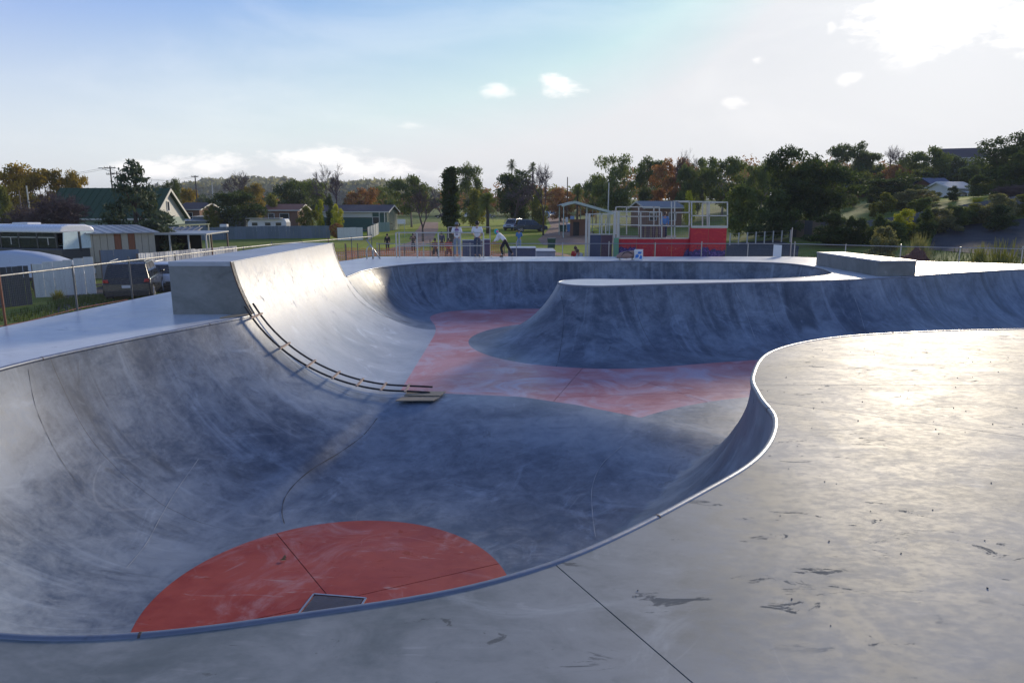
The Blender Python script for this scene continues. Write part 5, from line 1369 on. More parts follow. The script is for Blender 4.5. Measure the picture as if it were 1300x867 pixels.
# ------------------------------------------------------------------ park furniture, bins, shelter
def bin_(name, label, px, y, h, w, mat, lid, base=None):
    p = W(px, 267, y); z = Gz(p.x, y) if base is None else base; b = thing(name, label, 'bin', (p.x, y, z), R(rnd.uniform(-8, 8)))
    m = MB(); a, c = w * .42, w * .5
    m.add([(-a, -a, .08), (a, -a, .08), (a, a, .08), (-a, a, .08), (-c, -c, h), (c, -c, h), (c, c, h), (-c, c, h)], [(0, 1, 2, 3), (4, 5, 6, 7), (0, 1, 5, 4), (1, 2, 6, 5), (2, 3, 7, 6), (3, 0, 4, 7)]); m.build('body', mat, b, bevel=.02)
    MB().prism([(-c - .03, h), (c + .05, h), (c + .05, h + .05), (0, h + .11), (-c - .03, h + .05)], 'x', -c - .02, c + .02).build('lid', lid, b)
    for s in (-1, 1): MB().tube([(s * (a - .05), a + .02, .1), (s * (a + .03), a + .02, .1)], .1, 10).build('wheel', M_TYRE, b)
M_BING = paint('bin_green', (0.02, 0.07, 0.05), 0.5, 0, .15, 3, 0); M_BINB = paint('bin_blue', (0.10, 0.25, 0.5), .5)
bin_('wheelie_bin', 'large dark green bin standing on the grass behind the concrete block', 700.5, 72, 1.0, .82, M_BING, M_BING)
bin_('wheelie_bin', 'dark green bin left of the blue one near the shelter', 715, 104, 1.0, 1.0, M_BING, M_DARK)
bin_('wheelie_bin', 'blue and white bin just left of the shelter post', 724, 103, 1.15, .85, M_BINB, M_WHITE)
wd = thing('white_box', 'small white box on the ground right of the blue bin', 'box', (W(734, 267, 103).x, 103, Gz(10, 103)), R(20))
MB().box((0, 0, .35), (.7, .4, .5)).build('body', M_WHITE, wd, bevel=.06); MB().box((0, 0, .65), (.74, .44, .08)).build('lid', M_OFFW, wd)
def shelter():
    y = 88; a, k, b_ = W(713, 261, y), W(730, 256.5, y), W(779, 270.5, y); g0 = Gz(k.x, y); s = thing('park_shelter', 'open park shelter with pale edged gable roof and brown brick wall', 'shelter', (k.x, y, g0))
    ax, bx = a.x - k.x, b_.x - k.x; az, kz, bz = a.z - g0, k.z - g0, b_.z - g0
    M_FAS = paint('pale_fascia', (0.48, 0.56, 0.5), .5)
    for (p0, p1) in (((ax, az), (0, kz)), ((0.01, kz), (bx, bz))):
        MB().add([(p0[0], 0, p0[1]), (p1[0], 0, p1[1]), (p1[0], 9, p1[1]), (p0[0], 9, p0[1]), (p0[0], 0, p0[1] + .1), (p1[0], 0, p1[1] + .1), (p1[0], 9, p1[1] + .1), (p0[0], 9, p0[1] + .1)], [(0, 1, 2, 3), (4, 5, 6, 7), (0, 1, 5, 4), (2, 3, 7, 6), (1, 2, 6, 5), (0, 3, 7, 4)]).build('roof', M_BLUER, s)
        MB().bar((p0[0], -.03, p0[1] - .02), (p1[0], -.03, p1[1] - .02), .05, .3).build('fascia', M_FAS, s)
    for x in (ax + .3, bx * .32, bx * .66, bx - .4):
        t = max(0, x) / bx; top = kz + (bz - kz) * t if x > 0 else kz + (az - kz) * (x / ax)
        for yy in (.5, 8.5): MB().box((x, yy, top / 2 - .04), (.12, .12, top - .1)).build('post', M_FAS, s)
    wl = MB().box((1.1, 4.5, 1.15), (2.6, .22, 2.3)); wl.build('brick_wall', M_BRICK, s)
    MB().box((.6, 4.36, 1.0), (.8, .06, 1.9)).build('doorway', M_DARK, s)
    tb = thing('picnic_table', 'low picnic table under the park shelter roof', 'table', (k.x + 3.3, y + 3, g0), R(10))
    MB().box((0, 0, .74), (1.8, .75, .05)).build('tabletop', M_TIMB, tb)
    for sy in (-1, 1): MB().box((0, sy * .7, .45), (1.8, .28, .05)).build('bench', M_TIMB, tb)
    for sx in (-1, 1):
        MB().bar((sx * .6, -.7, 0.02), (sx * .6, .2, .72), .06).build('leg', M_TIMB, tb); MB().bar((sx * .6 + .07, .7, .02), (sx * .6 + .07, -.2, .72), .06).build('leg', M_TIMB, tb)
shelter()
M_ROOFD = paint('dull_roof', (0.17, 0.185, 0.19), .6, 0, .15, 2)
placed_house('clubhouse', 'brown walled hall with a pale grey roof behind the wire cage', 818, 864, 98, 256, 264, 9, R(4), M_BRICK, M_ROOFD, wins=[(-1.6, 1.5, 1.0, 1.1), (1.2, 1.5, 1.0, 1.1)], trim=M_OFFW)
placed_house('blue_roofed_house', 'house with a pale blue hipped roof among trees on the right hill', 1072, 1124, 128, 221, 236, 8, R(-6), M_BRICK, M_BLUER, wins=[(-1, 1.6, 1.2, 1.0)], trim=M_WHITE)
placed_house('hill_house', 'tall grey house with brown roof high on the right hill skyline', 1214, 1258, 132, 187, 200, 8, R(-18), M_OFFW, M_TILED, hw=4.6, wins=[(-2, 3.1, 1.3, 1.4), (-.2, 3.1, 1.3, 1.4), (1.6, 3.1, 1.0, 1.4)], trim=M_OFFW)
wh = placed_house('white_cottage', 'small white cottage with pale porch roof below the hill house', 1203, 1236, 102, 231, 239, 5, R(10), M_WHITE, M_ROOFS, wins=[(-.6, 1.5, .8, .9), (.9, 1.5, .7, .9)], trim=M_WHITE)
MB().prism([(-4.0, 1.95), (-2.5, 2.3), (-2.5, 2.38), (-4.0, 2.03)], 'x', -.4, 1.9).build('porch_roof', M_WHITE, wh)
for x in (-.3, 1.8): MB().box((x, -3.9, .98), (.1, .1, 1.95)).build('porch_post', M_WHITE, wh)
placed_house('dark_roof_garage', 'low dark blue roofed garage left of the white cottage', 1186, 1212, 108, 226, 237, 6, R(6), M_BRICK, paint('navy_roof', (0.06, 0.07, 0.13), .5), hw=2.2)
board_fence('brown_paling_fence', 'brown paling fence under the leaning dark tree on the right', xy(1004, 70), xy(1092, 64), 1.75, [M_PALD, M_TIMB], bw=.28)
board_fence('grey_paling_fence', 'long grey paling fence climbing to the right edge below the cottage', xy(1092, 64), xy(1325, 72), 1.75, [M_PALG], bw=.34)
# pale posts of a field fence
ff_ = thing('post_and_wire_fence', 'row of pale posts with wire before the dark shrubbery right of the red wall', 'fence', (W(925, 267, 66).x, 66, Gz(21, 66)))
for k in range(8):
    p = W(929 + 11 * k, 267, 66); MB().tube([(p.x - ff_.location.x, 0, -.3), (p.x - ff_.location.x, 0, Gz(p.x, 66) - ff_.location.z + 1.15)], .06, 6).build('post', M_OFFW, ff_)
for z in (.4, .75, 1.08): MB().tube([(W(929 + 11 * k, 267, 66).x - ff_.location.x, 0, Gz(W(929 + 11 * k, 267, 66).x, 66) - ff_.location.z + z) for k in range(8)], .012, 4).build('wire', M_WIRE, ff_)
# poles
def pole(name, label, px, y, top, r=.13, arms=(), mat=BARK, lamp=None, cat='pole'):
    p = W(px, top, y); g0 = float(ground_z(np.array(p.x), np.array(y))); q = thing(name, label, cat, (p.x, y, g0)); h = p.z - g0
    MB().tube([(0, 0, -.3), (0, 0, h)], [r, r * .7], 8).build('shaft', mat, q)
    for (dz, w) in arms:
        a = MB().box((0, -.1, h - dz), (w, .1, .12)).build('crossarm', BARK, q)
        for x in (-w * .45, -w * .2, w * .2, w * .45): MB().tube([(x, -.1, h - dz + .06), (x, -.1, h - dz + .25)], .04, 6).build('insulator', M_OFFW, a)
    if lamp: MB().bar((0, 0, h - .8), (lamp, -.1, h - .3), .08).build('lamp_arm', M_STEEL, q); MB().box((lamp, -.1, h - .3), (.7, .25, .12)).build('lamp_head', M_OFFW, q, bevel=.03)
    return p
pa = pole('power_pole', 'tall power pole with crossarms left of the ragged conifer', 139.5, 105, 211, arms=((.3, 1.7), (1.2, 1.2)), lamp=-1.3)
pb_ = pole('power_pole', 'second power pole with crossarm just left of the ragged conifer', 148, 112, 218, arms=((.3, 1.5),))
pc = pole('power_pole', 'thin dark power pole between the house gable and the round evergreen', 247.5, 118, 223, arms=((.2, 1.2),))
pole('power_pole', 'pale concrete pole just left of the round evergreen', 269, 116, 232, .12, mat=M_OFFW)
pole('power_pole', 'slim pole in front of the golden trees at the far left', 33.5, 90, 236, .11, mat=M_OFFW)
pole('power_pole', 'shorter slim pole at the very left of the golden trees', 24, 92, 242, .11, mat=M_TIMB)
pole('power_pole', 'thin dark pole standing beside the lone date palm', 720.5, 110, 225, .1)
pole('light_pole', 'pale pole rising behind the park shelter roof', 773, 100, 232, .11, mat=M_OFFW)
for i, (a, b_) in enumerate(((pa, pc), (pa, W(-60, 214, 95)))):
    for dx in (-.6, .6):
        pts = [a.lerp(b_, k / 16) + Vector((dx, 0, -.2 - 1.2 * math.sin(math.pi * k / 16))) for k in range(17)]
        w = MB().tube(pts, .018, 4).build('power_line', M_DARK); tag(w, 'thin power line running %s from the tall crossarm pole, %s of the pair' % (('right', 'left')[i], 'left' if dx < 0 else 'right'), 'power line')
pole('fence_post', 'tall grey post standing in the back wire fence left of the ledge', 1006, 37.2, 289, .045, mat=M_STEEL)

# back wire fence of the park
wire_fence('wire_fence', 'wire fence on grey posts behind the far deck and ledge', [(-6.9, 35.2), (2, 35.35), (14.2, 35.3), (18.9, 32.0), (24.0, 30.0), (32, 29.0)], lambda t: .62 + .0 * t, 2.3, M_STEEL, M_WIRE, -0.7, cell=.07, r=.026, wr=.0012)
mound_v = []
def mound():
    c = W(1167, 267, 34.2); xs = np.linspace(-2.6, 2.6, 40); ys = np.linspace(-1.6, 1.6, 26)
    def zf(X, Y):
        r = np.hypot(X / 2.6, Y / 1.5); z = 2.3 * np.clip(1 - r, 0, 1) ** .8
        return z + (0.16 * np.sin(X * 5.1 + Y * 3) * np.sin(Y * 6 + 1) + .1 * np.sin(X * 11) * np.sin(Y * 13)) * (r < 1) * np.clip(1.2 - r, 0, 1) - .15
    o = grid_sheet('dirt_mound', xs, ys, zf, ground_mat('red_soil', (0.11, 0.05, 0.038), (0.18, 0.085, 0.06), (0.08, 0.04, 0.03), scale=3)); o.location = (c.x, 34.2, Gz(c.x, 34.2)); tag(o, 'mound of dark red soil behind the right end of the ledge', 'mound')
mound()

# tubular safety frame in front of the two men
M_TUBE = paint('cream_tube', (0.50, 0.50, 0.46), .5, .1, .15, 4, .05)
tf = thing('guard_rail', 'pale tubular guard rail on the far deck where two men in white stand', 'railing', (W(505, 328, 34.1).x, 34.1, 0))
X0 = tf.location.x
def fx(px): return W(px, 328, 34.1).x - X0
ztop, zmid = W(505, 295.5, 34.1).z, W(505, 312, 34.1).z
for px in (503.5, 507.5, 530, 557, 585, 614): MB().tube([(fx(px), 0, 0), (fx(px), 0, ztop)], .032, 8).build('post', M_TUBE, tf)
for z in (ztop, zmid): MB().tube([(fx(503.5), 0, z), (fx(614), 0, z)], .026, 8).build('rail', M_TUBE, tf)
wm = MB()
for k in range(60): x = fx(503) + (fx(614) - fx(503)) * k / 59; wm.tube([(x, .01, .03), (x, .01, ztop)], .0028, 3, False)
for k in range(11): wm.tube([(0, .01, .05 + .1 * k), (fx(614), .01, .05 + .1 * k)], .0028, 3, False)
wm.build('wire_mesh', M_WIRE, tf)
bf = thing('goal_frame', 'plain pale tubular frame on the grass behind the two men in white', 'frame', (W(569, 288, 52).x, 52, bank_z(-5, 52)))
bw_ = (W(622, 288, 52).x - W(569, 288, 52).x); bh = W(569, 288.5, 52).z - bf.location.z
for x in (0, bw_): MB().tube([(x, 0, 0), (x, 0, bh)], .04, 6).build('post', M_TUBE, bf)
MB().tube([(0, 0, bh), (bw_, 0, bh)], .035, 6).build('crossbar', M_TUBE, bf)
# curved hand rail
hr = thing('hand_rail', 'bent silver hand rail at the far left end of the deck', 'handrail', (W(466, 331, 33).x, 33, 0))
pts = [(0, 0, 0), (0, 0, .38), (.03, 0, .52), (.1, 0, .6), (.2, 0, .6), (.27, 0, .5), (.28, 0, .35), (.28, 0, 0)]
MB().tube(pts, .03, 8).build('hoop', M_STEEL, hr, smooth=True)
MB().tube([(-.02, .1, .93), (.62, .1, 0.0)], .032, 8).build('sloping_bar', M_STEEL, hr, smooth=True)
MB().tube([(.3, .1, .47), (.3, .1, .0)], .025, 8).build('upright', M_STEEL, hr)
hr2 = thing('hand_rail', 'short piece of white hand rail peeping over the ramp top', 'handrail', (W(386, 320, 37).x, 37, -1.3))
MB().tube([(0, 0, W(386, 310, 37).z + 1.3), (.35, 0, W(386, 316, 37).z + 1.3), (.35, 0, 0)], .035, 8).build('bar', M_WHITE, hr2)
# orange barrier mesh
M_OR = paint('orange_mesh', (0.75, 0.17, 0.02), .6, 0, .1, 3, 0)
def barrier(name, label, pts, h, mat):
    b = thing(name, label, 'barrier', (pts[0][0], pts[0][1], bank_z(*pts[0])))
    O = Vector(b.location); P = [Vector((x, y, bank_z(x, y))) - O for x, y in pts]; m = MB()
    for p0, p1 in zip(P[:-1], P[1:]):
        L = (p1 - p0).length; n = int(L / .12)
        for k in range(n): q = p0.lerp(p1, k / n); m.bar(q, q + Vector((0, 0, h * (.93 + .07 * math.sin(k * .3)))), .022, .012)
        for j in range(8): m.bar(p0 + Vector((0, 0, h * j / 7.2)), p1 + Vector((0, 0, h * j / 7.2)), .02, .02)
    for p_ in P: MB().tube([p_, p_ + Vector((0, 0, h + .25))], .03, 6).build('stake', M_TIMB, b)
    m.build('mesh', mat, b)
barrier('safety_barrier', 'orange plastic mesh barrier on stakes across the bare earth', [xy(436, 39), xy(452, 38.6), xy(480, 38.5), xy(512, 39), xy(545, 39)], .95, M_OR)
barrier('safety_barrier', 'yellow mesh barrier at the left end of the orange one', [xy(410, 37), xy(422, 37.4), xy(437, 37)], 1.0, paint('yellow_mesh', (0.65, 0.36, 0.03), .6))
barrier('safety_barrier', 'orange mesh barrier running behind the two men in white', [xy(545, 46), xy(575, 45.6), xy(612, 46), xy(640, 46.5)], .9, M_OR)
M_NAVY = paint('navy_panel', (0.05, 0.065, 0.13), .5, 0, .25, 3)
def ramp_block(name, label, px0, px1, y, row, mat, depth=1.6, cat='skate ramp'):
    a, b_ = W(px0, row, y), W(px1, row, y); zb = -1.5; h = a.z - zb; r = thing(name, label, cat, (a.x, y, zb)); L = b_.x - a.x
    MB().box((L / 2, depth / 2, h / 2), (L, depth, h)).build('body', mat, r, bevel=.02)
    MB().box((L / 2, depth / 2, h + .03), (L + .06, depth + .06, .06)).build('deck', M_RAMP, r)
    MB().tube([(0, -.03, h + .03), (L, -.03, h + .03)], .03, 8).build('edge_pipe', M_STEEL, r)
ramp_block('skate_box', 'dark blue box behind the bending person in the coloured hood', 645, 680, 38.5, 316, M_NAVY)
ramp_block('skate_box', 'dark blue panel standing between and behind the two men in white', 587, 612, 42, 306, M_NAVY, .3, 'panel')
ramp_block('skate_box', 'dull purple panel right of the man with black hair', 613, 622, 41.5, 305, paint('purple_panel', (.09, .06, .11), .6), .3, 'panel')
ramp_block('skate_box', 'pale concrete quarter ramp right of the dark blue box', 681, 705, 41, 320, M_RAMP, 3)

# ------------------------------------------------------------------ the red structure and its wire cage
M_CREAMT = paint('cage_steel', (0.56, 0.55, 0.50), .5, .1, .12, 4, .05)
def red_panel_mat():
    m, t, b, out = new_mat('red_mural')
    co = t.node('ShaderNodeTexCoord').outputs['Object']; sx = t.node('ShaderNodeSeparateXYZ'); t.put(sx.inputs[0], co)
    n = t.noise(co, 2.2, 5, .6); n2 = t.noise(co, 9, 4, .6); n3 = t.noise(t.scale(co, (1.2, 1, 3)), 1.6, 3, .5, .8)
    c = t.mix(n2, (0.42, 0.006, 0.022), (0.62, 0.012, 0.04))
    c = t.mix(t.ramp(n3, .58, .64), c, (0.60, 0.035, 0.03))
    edge = t.math('ADD', t.math('MULTIPLY', t.noise(t.scale(co, (1, 1, .2)), 1.3, 4, .6), 1.5), -.25)
    h1 = t.math('SUBTRACT', edge, t.math('SUBTRACT', sx.outputs[2], 1.32))
    wx_ = t.math('MAXIMUM', t.ramp(sx.outputs[0], 1.5, 0.9), t.ramp(sx.outputs[0], 3.2, 3.7)); h1 = t.math('SUBTRACT', h1, t.math('MULTIPLY', t.math('SUBTRACT', 1.0, wx_), 2.0))
    c = t.mix(t.ramp(h1, 0.0, .03), c, (0.035, 0.022, 0.17))
    c = t.mix(t.math('MULTIPLY', t.ramp(h1, .02, .05), t.ramp(n2, .52, .58)), c, (0.16, 0.08, 0.34))
    c = t.mix(t.math('MULTIPLY', t.ramp(t.math('ABSOLUTE', t.math('SUBTRACT', n, .52)), .012, .006), t.ramp(h1, -.35, -.1)), c, (0.03, 0.02, 0.05))
    c = t.mix(t.ramp(t.math('SUBTRACT', t.noise(co, 3.1, 3), t.math('MULTIPLY', sx.outputs[2], .0)), .69, .70), c, (0.5, 0.2, 0.25))
    t.put(b.inputs['Base Color'], c); b.inputs['Roughness'].default_value = .5
    return m
M_MURAL = red_panel_mat(); M_MAROON = paint('maroon_panel', (0.09, 0.05, 0.075), .6, 0, .3, 2); M_MINT = paint('mint_panel', (0.16, 0.36, 0.22), .6)
def cage():
    YF = 37.6; zb = -1.5; o = W(785, 328, YF); c = thing('vert_ramp_cage', 'red painted plywood skate ramp with purple graffiti and cream wire cage', 'skate ramp', (o.x, YF, zb))
    def P(px, row, dy=0.0):
        w = W(px, row, YF); return Vector((w.x - o.x, dy, w.z - zb))
    def tubes(nm, segs, r=.027):
        for a, b_ in segs: MB().bar(a, b_, r * 2, r * 2).build(nm, M_CREAMT, c)
    def mesh_fill(px0, px1, r0, r1, dy):
        a, b_ = P(px0, r0, dy + .05), P(px1, r1, dy + .05); m = MB(); x = a.x
        while x < b_.x: m.tube([(x, a.y, b_.z), (x, a.y, a.z)], .0028, 3, False); x += .12
        z = b_.z
        while z < a.z: m.tube([(a.x, a.y, z), (b_.x, a.y, z)], .0028, 3, False); z += .12
        m.build('wire_mesh', M_WIRE, c)
    # mural walls, panel by panel
    for (px0, px1, row, d) in [(785, 808, 303.5, 0), (808.5, 831, 303.5, 0), (831.5, 853, 303.5, 0), (853.5, 875.5, 303.5, 0), (876, 898, 290, -.25), (898.5, 921, 290.5, -.25)]:
        a, b_ = P(px0, row), P(px1, row); MB().box(((a.x + b_.x) / 2, d + .04, a.z / 2), (b_.x - a.x, .06, a.z)).build('plywood_panel', M_MURAL, c)
    a = P(876, 289); b_ = P(921.7, 289)
    MB().box((b_.x - .05, 1.3, a.z / 2), (.06, 2.9, a.z)).build('side_panel', M_MURAL, c)
    MB().box((a.x, -.1, a.z / 2 - .0), (.05, .24, a.z)).build('return_panel', M_MURAL, c)
    MB().box(((a.x + b_.x) / 2, -.26, a.z + .05), (b_.x - a.x, .05, .1)).build('torn_strip', M_CREAMT, c)
    # cage frames
    tubes('cage_bar', [(P(876, 256, -.25), P(922, 257, -.25)), (P(876, 274, -.25), P(922, 274, -.25)), (P(876, 288.6, -.25), P(922, 289, -.25))] + [(P(px, 257, -.25), P(px, 289, -.25)) for px in (876.5, 898.5, 921.7)])
    tubes('cage_bar', [(P(855, 255.5), P(876, 255.5)), (P(855, 270), P(876, 270)), (P(855, 287.5), P(876, 287.5)), (P(786, 302.7), P(876, 302.7)), (P(786, 268.5), P(840, 269.3)), (P(786, 285.5), P(856, 287))] + [(P(px, r, 0), P(px, 303, 0)) for px, r in ((786, 268.5), (813.5, 269), (840, 269), (852.5, 255.5), (856.5, 255.5), (875, 255.5))])
    tubes('cage_bar', [(P(791, 262.6, 2.6), P(850, 262.6, 2.6)), (P(791, 275.5, 2.6), P(850, 275.5, 2.6))] + [(P(px, 262.6, 2.6), P(px, 300, 2.6)) for px in (791, 805.5, 822, 842.5, 850)], .03)
    tubes('cage_bar', [(P(908.5, 257.5, 2.6), P(922, 257.5, 2.6)), (P(908.5, 257.5, 2.6), P(908.5, 289, 2.6)), (P(915, 257.5, 2.6), P(915, 289, 2.6))] + [(P(876, 256, 2.6), P(908, 256, 2.6)), (P(921.7, 257, -.25), P(921.7, 257, 2.6)), (P(876.5, 256, -.25), P(876.5, 256, 2.6)), (P(786, 268.5), P(786, 268.5, 2.6))], .03)
    mesh_fill(876, 922, 257, 289, -.25); mesh_fill(856, 876, 256, 303, 0); mesh_fill(786, 856, 269, 303, 0)
    # platforms and inner slatted balustrade
    a, b_ = P(786, 304), P(875, 304)
    MB().box(((a.x + b_.x) / 2, 1.35, a.z - .1), (b_.x - a.x, 2.5, .1)).build('platform', M_TIMB, c)
    a2, b2 = P(816, 288, 1.2), P(851, 288, 1.2); zl = P(816, 303).z
    n = 14
    for k in range(n):
        x = a2.x + (b2.x - a2.x) * (k + .5) / n; MB().box((x, 1.2, (a2.z + zl) / 2), (.085, .03, a2.z - zl)).build('slat', M_MAROON if k % 3 else M_TIMB, c)
    MB().box(((a2.x + b2.x) / 2, 1.2, a2.z + .03), (b2.x - a2.x + .1, .08, .06)).build('hand_rail', M_CREAMT, c)
    # left tower: paired thick posts, rails, dark panel, mint strip
    for px in (744, 747.6, 779.5, 784): MB().box((P(px, 300).x, -.05, P(px, 271 if px < 760 else 268).z / 2), (.11, .11, P(px, 271 if px < 760 else 268).z)).build('tower_post', M_CREAMT, c)
    tubes('tower_rail', [(P(749, 272), P(778, 272)), (P(749, 297.5), P(778, 297.5)), (P(764, 272), P(764, 297)), (P(769, 278), P(769, 297)), (P(749, 285), P(778, 285))], .026)
    a, b_ = P(749, 298.5), P(777.5, 298.5)
    for k in range(2):
        w = (b_.x - a.x) / 2; MB().box((a.x + w * (k + .5), .02, a.z / 2), (w - .015, .05, a.z)).build('dark_panel', M_NAVY if k == 0 else M_MAROON, c)
    MB().box((P(781, 302).x + .05, -.14, P(781, 302).z / 2), (.26, .05, P(781, 302).z)).build('mint_panel', M_MINT, c)
cage()

# things left on the far deck
def loose_items():
    M_CLOTH = paint('tan_cloth', (0.38, 0.24, 0.2), .85, 0, .3, 4, .4); y = 32.3
    p = W(796, 327, y); b = thing('backpack', 'dusty pink and brown bag slumped on the far deck edge', 'bag', (p.x, y, 0.1), R(6))
    m = MB(); m.ball((0, 0, .14), (.42, .2, .17), 14, 9, .12); m.ball((.22, .02, .17), (.2, .17, .17), 12, 8, .12); o = m.build('body', M_CLOTH, b, smooth=True)
    MB().tube([(-.3, -.12, .1), (-.2, -.2, .25), (0, -.2, .3), (.2, -.18, .2)], .02, 6).build('strap', M_DARK, b)
    MB().ball((-.38, 0, .08), (.14, .12, .1), 10, 6, .1).build('pocket', M_CLOTH, b, smooth=True)
    s = thing('skateboard', 'dark skateboard lying under the slumped bag', 'skateboard', (p.x - .05, y - .02, 0), R(4))
    MB().prism([(-.52, .13), (-.44, .095), (.44, .095), (.52, .13), (.52, .143), (.44, .108), (-.44, .108), (-.52, .143)], 'y', -.1, .1).build('board', M_DARK, s)
    for x in (-.3, .3):
        MB().box((x, 0, .075), (.05, .14, .03)).build('truck', M_STEEL, s)
        for sy in (-1, 1): MB().tube([(x, sy * .07, .03), (x, sy * .1, .03)], .03, 10).build('wheel', M_OFFW, s)
    q = W(811, 331, 32.0); c = thing('carton', 'white carton with blue printed shapes beside the slumped bag', 'carton', (q.x, 32.15, 0), R(-6))
    MB().box((0, 0, .22), (.40, .34, .44)).build('box', M_WHITE, c, bevel=.01)
    M_BLU = paint('blue_print', (0.03, 0.2, 0.6), .5, 0, .1, 3, 0)
    m = MB()
    for pl in ([(-.15, .1), (-.02, .14), (.02, .24), (-.08, .3), (-.16, .22)], [(.02, .08), (.14, .06), (.16, .2), (.08, .26)], [(-.05, .3), (.1, .3), (.14, .4), (-.02, .41)]): m.prism(pl, 'y', -.176, -.171)
    m.build('print', M_BLU, c)
    MB().prism([(-.2, .441), (.2, .441), (.24, .5), (-.16, .5)], 'y', .14, .15).build('flap', M_WHITE, c)
    w = W(986.5, 327, 34.4); wb = thing('leaning_board', 'white board leaning against the back wire fence left of the ledge', 'board', (w.x, 34.35, 0), R(2))
    MB().box((0, .06, .3), (.42, .015, .6), M=Matrix.Rotation(R(-9), 3, 'X') @ Matrix.Rotation(R(4), 3, 'Y')).build('panel', M_WHITE, wb)
    MB().box((0, .075, .3), (.36, .02, .04), M=Matrix.Rotation(R(-9), 3, 'X')).build('batten', M_TIMB, wb)
loose_items()

# ------------------------------------------------------------------ people
SKIN = paint('skin', (0.42, 0.25, 0.18), .55, 0, .08, 5, 0, dirt_amt=0)
def cloth(name, col): return paint('cloth_' + name, col, .85, 0, .18, 6, .3, dirt_amt=.1)
def skin(name, V, E, Rd, mat, parent, lv=1):
    me = bpy.data.meshes.new(name); bm = bmesh.new(); lay = bm.verts.layers.skin.verify()
    vs = [bm.verts.new(v) for v in V]
    for i, v in enumerate(vs): r_ = Rd[i]; v[lay].radius = r_ if isinstance(r_, tuple) else (r_, r_); v[lay].use_root = (i == 0)
    for a, b_ in E: bm.edges.new((vs[a], vs[b_]))
    bm.to_mesh(me); bm.free(); me.materials.append(mat); o = link(name, me, parent)
    m = o.modifiers.new('skin', 'SKIN'); m.use_smooth_shade = True
    s = o.modifiers.new('sub', 'SUBSURF'); s.levels = lv; s.render_levels = lv
    return o
